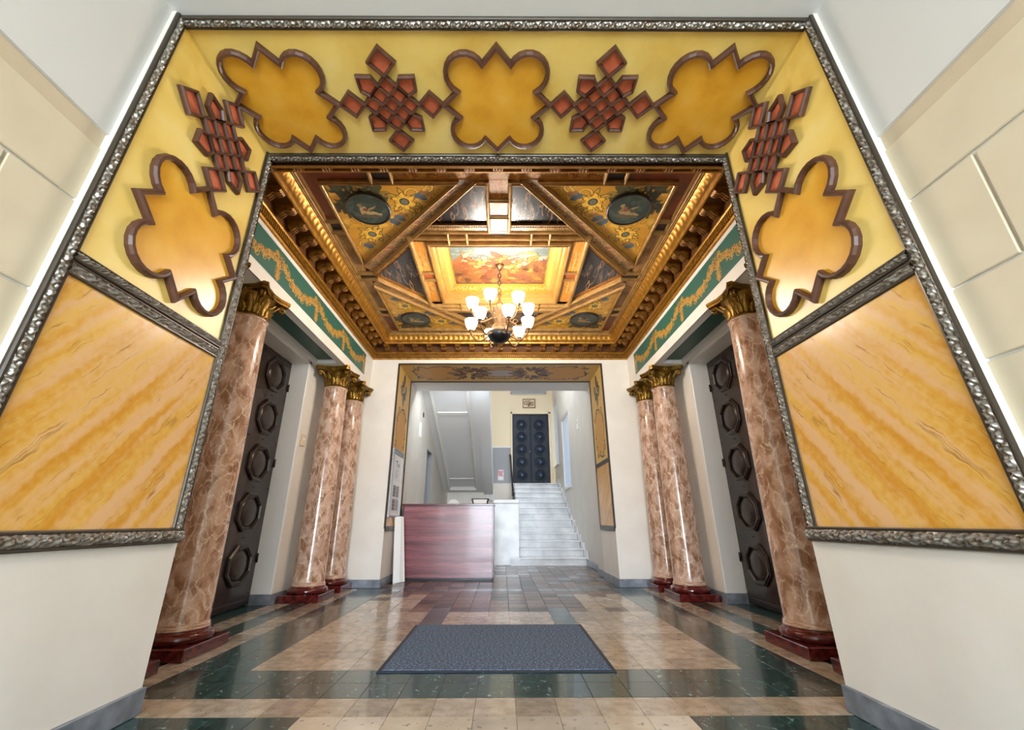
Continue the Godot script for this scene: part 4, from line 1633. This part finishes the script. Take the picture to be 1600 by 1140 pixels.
func stair_lamps():
	# tube lamp over the reception desk, on the rear face of the cross beam
	var t = thing("desk_lamp_tube", "fluorescent tube lamp behind the cross beam above the reception desk", "lamp", V(-0.75, 3.62, 8.52))
	var s = st()
	obox(s, Transform3D(Basis.IDENTITY, Vector3(0, 0.03, -0.03)), Vector3(0.62, 0.03, 0.03), 0.006)
	obj("housing", s, M.casing, t)
	s = st()
	tube(s, [Vector3(-0.58, -0.02, -0.045), Vector3(0.58, -0.02, -0.045)], 0.018, 10)
	obj("lamp_tube", s, M.lit_tube, t)
	area_light("desk_tube_light", V(-0.75, 3.57, 8.59), Vector3(0, 0.95, 0.3), Vector2(1.15, 0.05), Color(0.93, 0.97, 1.0), 1.8)
	# globe lamp hanging high over the flight
	t = thing("stair_globe_lamp", "white glass globe lamp hanging high over the marble stairs", "lamp", V(0.35, 5.30, 11.2))
	s = st()
	var pr = []
	for i in 13:
		var a = -PI / 2 + PI * i / 12.0
		pr.append(Vector2(max(0.0, 0.15 * cos(a)), 0.15 * sin(a)))
	lathe(s, pr, 24)
	obj("lamp_globe", s, M.lit_tube, t)
	s = st()
	tube(s, [Vector3(0, 0.15, 0), Vector3(0, 0.99, 0)], 0.010, 8)
	obj("rod", s, M.steel, t)
	var l := OmniLight3D.new()
	l.name = "globe_light"
	l.light_color = Color(0.93, 0.96, 1.0)
	l.light_energy = 2.7
	l.light_size = 0.15
	l.omni_range = 25.0
	l.omni_attenuation = 2.0
	l.shadow_enabled = true
	t.add_child(l)

func bx2(s, a, b, ch = 0.0):
	box_lh(s, Vector3(min(a.x, b.x), min(a.y, b.y), min(a.z, b.z)), Vector3(max(a.x, b.x), max(a.y, b.y), max(a.z, b.z)), ch)

# ================================================================ columns
func acanthus_leaf(h, w, out) -> ArrayMesh:
	var s = st()
	var rows = []
	for i in 9:
		var t = i / 8.0
		var row = []
		var ww = w * (0.75 + 0.5 * sin(PI * t)) * (1.0 - 0.55 * t * t)
		for j in 7:
			var u = (j - 3) / 3.0
			var lob = 1.0 + 0.16 * sin(t * 22.0) * abs(u)
			var z = out * pow(t, 2.2) + 0.012 * (1.0 - u * u) - (0.020 * max(0.0, t - 0.85) / 0.15)
			var y = h * t - max(0.0, t - 0.82) * h * 0.75
			row.append(Vector3(u * ww * lob, y, z + 0.004 * cos(u * 9.0)))
		rows.append(row)
	grid(s, rows)
	return mesh_of(s)

func make_columns():
	var groups = {3.67: "marble column with gilded capital between dark door and portal jamb, %s side", 5.92: "marble column with gilded capital between dark door and corner column, %s side", 6.655: "marble column with gilded capital against the cream end wall, %s side", 2.935: "marble column with gilded capital behind the portal jamb, %s side"}
	var l1 = acanthus_leaf(0.12, 0.030, 0.045)
	var l2 = acanthus_leaf(0.19, 0.030, 0.065)
	# shared meshes
	var s = st()
	obox(s, Transform3D(Basis.IDENTITY, Vector3(0, 0.04, 0)), Vector3(0.245, 0.04, 0.262), 0.006)
	var m_pl = mesh_of(s)
	s = st()
	var prof = [Vector2(0.215, 0.08)]
	for i in 9:
		var a = -PI / 2 + PI * i / 8.0
		prof.append(Vector2(0.212 + 0.026 * cos(a), 0.112 + 0.032 * sin(a)))
	prof.append_array([Vector2(0.205, 0.148), Vector2(0.204, 0.156), Vector2(0.196, 0.166), Vector2(0.186, 0.170)])
	lathe(s, prof, 40)
	var m_ba = mesh_of(s)
	s = st()
	prof = [Vector2(0.203, 0.165), Vector2(0.200, 0.18), Vector2(0.190, 0.20)]
	for i in 11:
		var t = i / 10.0
		prof.append(Vector2(0.188 - 0.036 * pow(t, 1.7), 0.205 + 2.475 * t))
	prof.append_array([Vector2(0.160, 2.690), Vector2(0.166, 2.700), Vector2(0.160, 2.710)])
	lathe(s, prof, 40)
	var m_sh = mesh_of(s)
	s = st()
	lathe(s, [Vector2(0.150, 2.705), Vector2(0.168, 2.712), Vector2(0.168, 2.722), Vector2(0.148, 2.730), Vector2(0.146, 2.80), Vector2(0.152, 2.87), Vector2(0.178, 2.935), Vector2(0.19, 2.945)], 32)
	var m_be = mesh_of(s)
	s = st()
	var pts = []
	for k in 4:   # abacus with hollow sides and cut corners
		var r = k * PI / 2
		pts.append(Vector2(0.235, -0.205).rotated(r))
		pts.append(Vector2(0.190, -0.10).rotated(r))
		pts.append(Vector2(0.178, 0.0).rotated(r))
		pts.append(Vector2(0.190, 0.10).rotated(r))
		pts.append(Vector2(0.235, 0.205).rotated(r))
	prism(s, pts, Vector3(0, 2.945, 0), Vector3.RIGHT, Vector3.FORWARD, Vector3.UP, 0.0, 0.028)
	var pt2 = []
	for p in pts:
		pt2.append(p * 1.05)
	prism(s, pt2, Vector3(0, 2.973, 0), Vector3.RIGHT, Vector3.FORWARD, Vector3.UP, 0.0, 0.027)
	var m_ab = mesh_of(s)
	s = st()
	var sp = [Vector3(0, 2.80, 0.150), Vector3(0, 2.86, 0.175), Vector3(0, 2.915, 0.225)]
	for i in 15:
		var a = PI * 0.75 - TAU * 1.4 * i / 14.0
		var rr = 0.034 * (1.0 - 0.75 * i / 14.0)
		sp.append(Vector3(0, 2.900 + rr * sin(a), 0.252 + rr * cos(a)))
	for e in [-0.012, 0.012]:
		var q = []
		for p in sp:
			q.append(p + Vector3(e, 0, 0))
		tube(s, q, 0.013, 7)
	var m_vo = mesh_of(s)
	s = st()
	for k in 5:
		var a = TAU * k / 5.0
		lathe(s, [Vector2(0.0, -0.018), Vector2(0.014, -0.008), Vector2(0.014, 0.008), Vector2(0.0, 0.018)], 8, Vector3(cos(a) * 0.018, 2.960 + sin(a) * 0.018, 0.186))
	var m_fl = mesh_of(s)
	for d in groups:
		for sg in [-1, 1]:
			var t = thing("marble_column", groups[d] % SIDE[sg], "column", V(sg * 2.385, 0, d), "marble columns")
			inst("plinth", m_pl, M.plinth_marble, t)
			inst("base", m_ba, M.plinth_marble, t)
			inst("shaft", m_sh, M.column_marble, t)
			var cp = inst("capital", m_be, M.gold_cap, t)
			inst("abacus", m_ab, M.gold_cap, cp)
			for k in 8:
				inst("leaf", l1, M.gold_cap, cp, Transform3D(Basis(Vector3.UP, TAU * k / 8.0), Vector3(0, 2.735, 0) + Vector3(0, 0, 0.150).rotated(Vector3.UP, TAU * k / 8.0)))
				inst("leaf", l2, M.gold_cap, cp, Transform3D(Basis(Vector3.UP, TAU * (k + 0.5) / 8.0), Vector3(0, 2.735, 0) + Vector3(0, 0, 0.146).rotated(Vector3.UP, TAU * (k + 0.5) / 8.0)))
			for k in 4:
				inst("volute", m_vo, M.gold_cap, cp, Transform3D(Basis(Vector3.UP, PI / 4 + TAU * k / 4.0), Vector3.ZERO))
				inst("fleuron", m_fl, M.gold_cap, cp, Transform3D(Basis(Vector3.UP, TAU * k / 4.0), Vector3.ZERO))

# ================================================================ doors
func octagon(s, c, ea, eb, n, r, kz):
	var loop = []
	for i in 8:
		var a = TAU * (i + 0.5) / 8.0
		loop.append(c + ea * cos(a) * r * kz + eb * sin(a) * r)
	sweep(s, loop, n, [Vector2(-0.022, 0), Vector2(-0.022, 0.020), Vector2(-0.010, 0.032), Vector2(0.008, 0.032), Vector2(0.014, 0.020), Vector2(0.024, 0.016), Vector2(0.024, 0)], true)
	var rows = []
	for i in 17:
		var a = TAU * i / 16.0
		var row = []
		for k in [[1.0, 0.0], [0.9, 0.016], [0.6, 0.026], [0.0, 0.030]]:
			row.append(c + (ea * cos(a) * kz + eb * sin(a)) * r * 0.78 * k[0] + n * k[1])
		rows.append(row)
	grid(s, rows)

func make_doors():
	for sg in [-1, 1]:
		var t = struct("door_3" if sg < 0 else "door_4", "dark brown double door with octagonal panels on the %s side of the hall" % SIDE[sg], "door")
		var n = Vector3(-sg, 0, 0)
		for k in 2:
			var d0 = 4.07 + k * 0.73
			var s = st()
			bx(s, sg * 2.88, 0.012, d0 + 0.003, sg * 2.93, 2.96, d0 + 0.727, 0.004)
			var lf = obj("leaf", s, M.door_wood, t)
			for i in 5:
				s = st()
				octagon(s, V(sg * 2.88, 0.45 + i * 0.555, d0 + 0.365), Vector3.FORWARD, Vector3.UP, n, 0.205, 1.08)
				obj("octagon_panel", s, M.door_wood, lf)
			s = st()
			for y in [0.14, 0.73, 1.28, 1.84, 2.40, 2.92]:
				for e in [0.05, 0.365, 0.68]:
					var c = V(sg * 2.88, y, d0 + e)
					lathe(s, [Vector2(0.0, 0.010), Vector2(0.012, 0.006), Vector2(0.016, 0.0)], 8, c)
			for y in [0.06, 2.90]:
				bx(s, sg * 2.868, y - 0.02, d0 + 0.04, sg * 2.89, y + 0.02, d0 + 0.69, 0.004)
			obj("border", s, M.door_wood, lf)
			for y in [0.5, 1.6, 2.6]:
				s = st()
				var d = 4.078 if k == 0 else 5.522
				tube(s, [V(sg * 2.868, y - 0.05, d), V(sg * 2.868, y + 0.05, d)], 0.009, 8)
				obj("hinge", s, M.black_iron, lf)
	var t = struct("door_5", "dark blue double door with round raised bosses at the head of the stairs", "door")
	for k in 2:
		var x0 = 0.405 + k * 0.655
		var s = st()
		bx(s, x0, 2.085, 15.33, x0 + 0.65, 4.60, 15.38, 0.006)
		var lf = obj("leaf", s, M.blue_door, t)
		for i in 5:
			s = st()
			octagon(s, V(x0 + 0.325, 2.42 + i * 0.45, 15.33), Vector3.RIGHT, Vector3.UP, Vector3(0, 0, 1), 0.195, 1.0)
			var c = V(x0 + 0.325, 2.42 + i * 0.45, 15.30)
			obj("octagon_panel", s, M.blue_door, lf)
			s = st()
			var rows = []
			for a in 13:
				var q = TAU * a / 12.0
				var row = []
				for e in [[1.0, 0.0], [0.85, 0.035], [0.5, 0.055], [0.0, 0.06]]:
					row.append(c + Vector3(cos(q), sin(q), 0) * 0.095 * e[0] + Vector3(0, 0, e[1]))
				rows.append(row)
			grid(s, rows)
			obj("boss", s, M.blue_knob, lf)
		s = st()
		for x in [x0 + 0.03, x0 + 0.60]:
			bx(s, x, 2.1, 15.315, x + 0.02, 4.58, 15.335, 0.003)
		obj("bead", s, M.blue_door, lf)
	var s = st()
	lathe(s, [Vector2(0, -0.03), Vector2(0.028, -0.012), Vector2(0.028, 0.012), Vector2(0, 0.03)], 12, V(1.03, 3.24, 15.29))
	obj("knob", s, M.steel, t)
	s = st()
	bx(s, 0.38, 2.06, 15.39, 1.74, 4.62, 15.44)
	obj("backing", s, M.blue_door, t)

# ================================================================ chandelier
func make_chandelier():
	var t = thing("chandelier", "bronze chandelier with white glass cup shades and a black bowl hanging from the painted ceiling", "chandelier", V(0, 2.88, WC))
	var Y = -2.88
	var s = st()
	lathe(s, [Vector2(0.0, 0.0), Vector2(0.010, 0.006), Vector2(0.014, 0.03), Vector2(0.008, 0.05), Vector2(0.020, 0.065), Vector2(0.012, 0.085)], 16)
	obj("finial", s, M.chand_bronze, t)
	s = st()
	lathe(s, [Vector2(0.012, 0.080), Vector2(0.05, 0.085), Vector2(0.10, 0.110), Vector2(0.135, 0.155), Vector2(0.150, 0.195), Vector2(0.145, 0.205), Vector2(0.08, 0.205), Vector2(0.0, 0.205)], 32)
	obj("bowl", s, M.black_iron, t)
	s = st()
	lathe(s, [Vector2(0.145, 0.196), Vector2(0.158, 0.203), Vector2(0.145, 0.212), Vector2(0.09, 0.215), Vector2(0.085, 0.29), Vector2(0.10, 0.30), Vector2(0.06, 0.315), Vector2(0.030, 0.34), Vector2(0.024, 0.42), Vector2(0.045, 0.45), Vector2(0.024, 0.48), Vector2(0.020, 0.56), Vector2(0.042, 0.59), Vector2(0.050, 0.62), Vector2(0.020, 0.66), Vector2(0.012, 0.72), Vector2(0.030, 0.75), Vector2(0.010, 0.78)], 24)
	obj("stem", s, M.chand_bronze, t)
	# chain of links up to a canopy at the picture
	s = st()
	var y = 0.785
	var k = 0
	while y < 1.16:
		var ring = []
		for i in 13:
			var a = TAU * i / 12.0
			var v = Vector3(cos(a) * 0.020, sin(a) * 0.036, 0)
			ring.append(Vector3(0, y + 0.03, 0) + (v if k % 2 == 0 else v.rotated(Vector3.UP, PI / 2)))
		tube(s, ring, 0.0055, 6, false)
		y += 0.055
		k += 1
	obj("chain", s, M.black_iron, t)
	s = st()
	lathe(s, [Vector2(0.008, 1.13), Vector2(0.02, 1.145), Vector2(0.055, 1.165), Vector2(0.062, 1.19), Vector2(0.0, 1.19)], 20)
	obj("canopy", s, M.chand_bronze, t)
	# cup shade
	s = st()
	lathe(s, [Vector2(0.028, 0.0), Vector2(0.050, 0.022), Vector2(0.068, 0.060), Vector2(0.078, 0.105), Vector2(0.084, 0.138), Vector2(0.080, 0.138), Vector2(0.074, 0.105), Vector2(0.064, 0.062), Vector2(0.046, 0.026), Vector2(0.0, 0.012)], 24)
	var m_sh = mesh_of(s)
	s = st()
	lathe(s, [Vector2(0.0, -0.05), Vector2(0.012, -0.045), Vector2(0.016, -0.03), Vector2(0.010, -0.02), Vector2(0.026, -0.008), Vector2(0.032, 0.006), Vector2(0.0, 0.008)], 16)
	var m_cup = mesh_of(s)
	var spots = []
	for a in [-130.0, -72.0, -4.0, 44.0, 110.0, 177.0]:
		spots.append([deg_to_rad(a), 0.355, 3.14 + Y, 0.25])
	for a in [-156.0, -107.0, -51.0, 2.0]:
		spots.append([deg_to_rad(a), 0.365, 3.345 + Y, 0.45])
	for q in spots:
		var dir = Vector3(cos(q[0]), 0, -sin(q[0]))
		var e = dir * q[1] + Vector3(0, q[2], 0)
		var root = dir * 0.06 + Vector3(0, q[3], 0)
		var path = []
		for i in 15:
			var u = i / 14.0
			var p = root.lerp(e - Vector3(0, 0.05, 0), u)
			p.y -= 0.11 * sin(PI * pow(u, 0.8)) - 0.03 * sin(TAU * u)
			path.append(p)
		s = st()
		tube(s, path, 0.010, 7)
		# curled leaf under the arm
		var cl = []
		for i in 12:
			var a2 = TAU * 0.9 * i / 11.0
			var rr = 0.04 * (1.0 - 0.6 * i / 11.0)
			cl.append(path[7] + dir * (cos(a2) * rr - 0.02) + Vector3(0, sin(a2) * rr + 0.045, 0))
		tube(s, cl, 0.006, 5)
		var arm = obj("arm", s, M.chand_bronze, t)
		inst("cup", m_cup, M.chand_bronze, arm, Transform3D(Basis.IDENTITY, e))
		inst("lamp_shade", m_sh, M.shade_glass, arm, Transform3D(Basis.IDENTITY, e))
		var l := OmniLight3D.new()
		l.name = "bulb_light"
		l.light_color = c8(255, 246, 234)
		l.light_energy = 0.33
		l.light_size = 0.05
		l.omni_range = 25.0
		l.omni_attenuation = 2.0
		l.shadow_enabled = true
		arm.add_child(l, true)
		l.position = e + Vector3(0, 0.09, 0)

# ================================================================ furniture and small things
func make_things():
	var s = st()
	# door mat
	var t = thing("door_mat", "grey blue carpet mat with dark rubber edge lying on the stone floor", "mat", V(0, 0, 3.855))
	s = st()
	obox(s, Transform3D(Basis.IDENTITY, Vector3(0, 0.003, 0)), Vector3(0.765, 0.003, 0.658), 0.002)
	obj("rubber_edge", s, M.rubber, t)
	s = st()
	obox(s, Transform3D(Basis.IDENTITY, Vector3(0, 0.006, 0)), Vector3(0.735, 0.005, 0.628), 0.003)
	obj("carpet", s, M.carpet, t)
	# reception desk
	t = thing("reception_desk", "mahogany laminate reception desk with a thin overhanging top", "desk", V(-0.895, 0, 7.72))
	s = st()
	quad(s, Vector3(-0.755, 1.155, 0.0), Vector3(0.755, 1.155, 0.0), Vector3(0.755, 0.035, 0.0), Vector3(-0.755, 0.035, 0.0))
	obox(s, Transform3D(Basis.IDENTITY, Vector3(0, 0.595, -0.012)), Vector3(0.755, 0.56, 0.010))
	obj("front_panel", s, M.mahogany, t)
	for e in [-1, 1]:
		s = st()
		obox(s, Transform3D(Basis.IDENTITY, Vector3(e * 0.770, 0.595, -0.31)), Vector3(0.014, 0.56, 0.312), 0.003)
		obj("side_panel", s, M.mahogany_edge, t)
	s = st()
	obox(s, Transform3D(Basis.IDENTITY, Vector3(0, 1.172, -0.31)), Vector3(0.795, 0.016, 0.335), 0.004)
	obj("top", s, M.mahogany_edge, t)
	s = st()
	obox(s, Transform3D(Basis.IDENTITY, Vector3(0.0, 0.018, -0.05)), Vector3(0.75, 0.018, 0.02))
	obj("kickboard", s, M.black_iron, t)
	# leaning white boards beside the desk
	t = thing("leaning_boards", "narrow white boards leaning upright between the desk and the painted jamb", "boards", V(-1.60, 0, 7.42))
	for k in 3:
		s = st()
		obox(s, Transform3D(Basis(Vector3.BACK, 0.055 + 0.02 * k) * Basis(Vector3.UP, 0.5), Vector3(-0.055 + 0.03 * k, 0.49, -0.05 * k)), Vector3(0.055 - 0.012 * k, 0.49, 0.012), 0.003)
		obj("board", s, M.paper if k != 1 else M.casing, t)
	# notice board on the left painted jamb
	t = thing("notice_board", "framed notice board with printed sheets on the painted jamb above the leaning boards", "notice board", V(-1.735, 1.5, 7.28))
	s = st()
	obox(s, Transform3D(Basis.IDENTITY, Vector3(0.008, 0, 0)), Vector3(0.006, 0.53, 0.36), 0.002)
	obj("backing", s, M.paper, t)
	s = st()
	sweep(s, [Vector3(0.01, -0.52, 0.35), Vector3(0.01, 0.52, 0.35), Vector3(0.01, 0.52, -0.35), Vector3(0.01, -0.52, -0.35)], Vector3.RIGHT, [Vector2(-0.012, 0), Vector2(-0.012, 0.02), Vector2(0.012, 0.02), Vector2(0.012, 0)], true)
	obj("frame", s, M.steel, t)
	for q in [[0.22, 0.20, 1], [-0.24, 0.22, 2]]:
		var im = cv(128, 160, c8(226, 228, 230))
		if q[2] == 1:   # a teal heading and grey lines
			for p in [[[30, 30], [62, 30]], [[46, 30], [46, 66]], [[70, 44], [80, 66]], [[80, 66], [92, 40]]]:
				stroke(im, [Vector2(p[0][0], p[0][1]), Vector2(p[1][0], p[1][1])], 4, c8(40, 110, 116))
			for i in 6:
				im.fill_rect(Rect2i(30, 84 + i * 10, 60 - (i % 3) * 12, 3), c8(150, 152, 156))
		else:
			for i in 4:
				im.fill_rect(Rect2i(12 + (i % 2) * 56, 10 + (i / 2) * 76, 48, 62), [c8(110, 116, 122), c8(150, 140, 130), c8(126, 110, 112), c8(164, 168, 172)][i])
			for i in 7:
				im.fill_rect(Rect2i(16, 20 + i * 18, 96, 2), c8(200, 200, 202))
		var pm = mat("sheet%d" % q[2], Color.WHITE, 0.6, texof(im))
		s = st()
		quad(s, Vector3(0.016, q[0] + q[1], 0.24), Vector3(0.016, q[0] + q[1], -0.24), Vector3(0.016, q[0] - q[1], -0.24), Vector3(0.016, q[0] - q[1], 0.24))
		obj("sheet", s, pm, t)
	s = st()
	obox(s, Transform3D(Basis.IDENTITY, Vector3(0.018, 0.47, 0)), Vector3(0.010, 0.022, 0.33), 0.004)
	obj("top_clip", s, M.steel, t)
	# on the desk
	t = thing("desk_chair", "white round backed chair standing behind the mahogany desk", "chair", V(-0.93, 0, 8.62))
	s = st()
	var bp = []
	for i in 17:
		var a = PI * i / 16.0
		bp.append(Vector2(cos(a) * 0.115, 1.20 + sin(a) * 0.115))
	bp.append(Vector2(-0.15, 0.62))
	bp.append(Vector2(0.15, 0.62))
	prism(s, bp, Vector3(0, 0, -0.20), Vector3.RIGHT, Vector3.UP, Vector3.BACK, 0.0, 0.022)
	obj("backrest", s, M.paper, t)
	s = st()
	obox(s, Transform3D(Basis.IDENTITY, Vector3(0, 0.47, 0)), Vector3(0.21, 0.025, 0.21), 0.012)
	obj("seat", s, M.paper, t)
	for e in [[-1, -1], [-1, 1], [1, -1], [1, 1]]:
		s = st()
		tube(s, [Vector3(e[0] * 0.19, 0.0, e[1] * 0.19), Vector3(e[0] * 0.17, 0.45, e[1] * 0.17)], 0.014, 8)
		obj("leg", s, M.steel, t)
	s = st()
	for e in [-1, 1]:
		tube(s, [Vector3(e * 0.12, 0.47, -0.19), Vector3(e * 0.12, 0.70, -0.19)], 0.012, 8)
	obj("back_support", s, M.steel, t)
	t = thing("document_tray", "black document stand with white papers on the desk top", "document stand", V(-0.36, 1.188, 7.95))
	s = st()
	for e in [-1, 1]:
		tube(s, [Vector3(e * 0.125, 0.0, 0), Vector3(e * 0.130, 0.05, 0), Vector3(e * 0.15, 0.095, 0)], 0.012, 8)
	tube(s, [Vector3(-0.15, 0.092, 0), Vector3(0.15, 0.092, 0)], 0.008, 8)
	obox(s, Transform3D(Basis.IDENTITY, Vector3(0, 0.006, 0.0)), Vector3(0.13, 0.006, 0.03))
	obj("stand", s, M.black_iron, t)
	s = st()
	obox(s, Transform3D(Basis.IDENTITY, Vector3(0, 0.048, -0.004)), Vector3(0.115, 0.040, 0.003))
	obj("paper", s, M.paper, t)
	# wall bits
	t = thing("light_switch", "small cream switch plate on the wall between the dark door and the columns", "switch", V(-2.655, 1.93, 5.72))
	s = st()
	obox(s, Transform3D(Basis.IDENTITY, Vector3(0.006, 0, 0)), Vector3(0.008, 0.075, 0.05), 0.004)
	obj("plate", s, M.plastic_cream, t)
	s = st()
	obox(s, Transform3D(Basis.IDENTITY, Vector3(0.018, 0.012, 0)), Vector3(0.006, 0.016, 0.012), 0.002)
	obj("rocker", s, M.paper, t)
	t = thing("wall_notice", "small white paper notice taped to the left stair hall wall", "notice", V(-1.748, 2.78, 9.15))
	s = st()
	obox(s, Transform3D(Basis(Vector3.RIGHT, 0.1), Vector3(0.002, 0, 0)), Vector3(0.002, 0.16, 0.14))
	obj("paper", s, M.paper, t)
	t = thing("wall_tag", "tiny black tag on the left stair hall wall above the paper notice", "tag", V(-1.748, 3.16, 9.38))
	s = st()
	obox(s, Transform3D(Basis.IDENTITY, Vector3(0.006, 0, 0)), Vector3(0.006, 0.05, 0.05), 0.002)
	obj("plate", s, M.black_iron, t)
	t = thing("paper_sheet", "white sheet of paper pinned below the outer string of the upper flight", "notice", V(-0.36, 1.70, 14.41))
	s = st()
	prism(s, [Vector2(-0.13, -0.16), Vector2(0.08, -0.14), Vector2(0.12, -0.20), Vector2(0.13, 0.20), Vector2(-0.13, 0.20)], Vector3.ZERO, Vector3.RIGHT, Vector3.UP, Vector3.BACK, 0.0, 0.004)
	obj("paper", s, M.paper, t)
	t = thing("dado_poster", "small white and pink sheet on the grey dado of the landing", "notice", V(-0.02, 2.42, 15.215))
	s = st()
	var im2 = cv(64, 96, c8(232, 226, 228))
	fillpoly(im2, [Vector2(0, 0), Vector2(30, 14), Vector2(62, 4), Vector2(48, 40), Vector2(62, 60), Vector2(6, 56)], c8(214, 150, 160))
	im2.fill_rect(Rect2i(10, 66, 44, 20), c8(240, 240, 242))
	quad(s, Vector3(-0.1, 0.18, 0.003), Vector3(0.1, 0.18, 0.003), Vector3(0.1, -0.18, 0.003), Vector3(-0.1, -0.18, 0.003))
	obj("sheet", s, mat("sheet3", Color.WHITE, 0.6, texof(im2)), t)
	t = thing("relief_plaque", "small brown relief plaque on the cream wall above the blue door", "plaque", V(1.02, 5.0, 15.245))
	s = st()
	obox(s, Transform3D(Basis.IDENTITY, Vector3(0, 0, 0.012)), Vector3(0.235, 0.175, 0.012), 0.004)
	obj("ground", s, M.plastic_cream, t)
	s = st()
	sweep(s, [Vector3(-0.22, -0.16, 0.02), Vector3(0.22, -0.16, 0.02), Vector3(0.22, 0.16, 0.02), Vector3(-0.22, 0.16, 0.02)], Vector3.BACK, [Vector2(-0.014, 0), Vector2(-0.014, 0.016), Vector2(0.014, 0.016), Vector2(0.014, 0)], true)
	for q in [[-0.10, 0.0, 0.09], [0.02, 0.03, 0.07], [0.12, -0.03, 0.08], [0.0, -0.08, 0.05]]:
		var sp = []
		for p in spiral(q[0], q[1], q[2], 1.0, 1.1, 1):
			sp.append(Vector3(p.x, p.y, 0.03))
		tube(s, sp, 0.014, 6)
	obj("carving", s, M.gold_dark, t)
	t = thing("strip_lamp", "unlit grey strip lamp above the relief plaque on the landing wall", "lamp", V(1.0, 5.42, 15.24))
	s = st()
	obox(s, Transform3D(Basis.IDENTITY, Vector3(0, 0, 0.05)), Vector3(0.66, 0.05, 0.05), 0.012)
	obj("housing", s, M.dado_grey, t)
	s = st()
	tube(s, [Vector3(-0.6, -0.055, 0.06), Vector3(0.6, -0.055, 0.06)], 0.016, 10)
	obj("tube", s, M.paper, t)
	t = thing("intercom", "narrow white intercom box on the right stair hall wall", "intercom", V(1.898, 3.14, 10.3))
	s = st()
	obox(s, Transform3D(Basis.IDENTITY, Vector3(-0.012, 0, 0)), Vector3(0.014, 0.13, 0.05), 0.005)
	obj("box", s, M.paper, t)
	s = st()
	obox(s, Transform3D(Basis.IDENTITY, Vector3(-0.028, 0.05, 0)), Vector3(0.004, 0.03, 0.03), 0.002)
	obj("grille", s, M.steel, t)
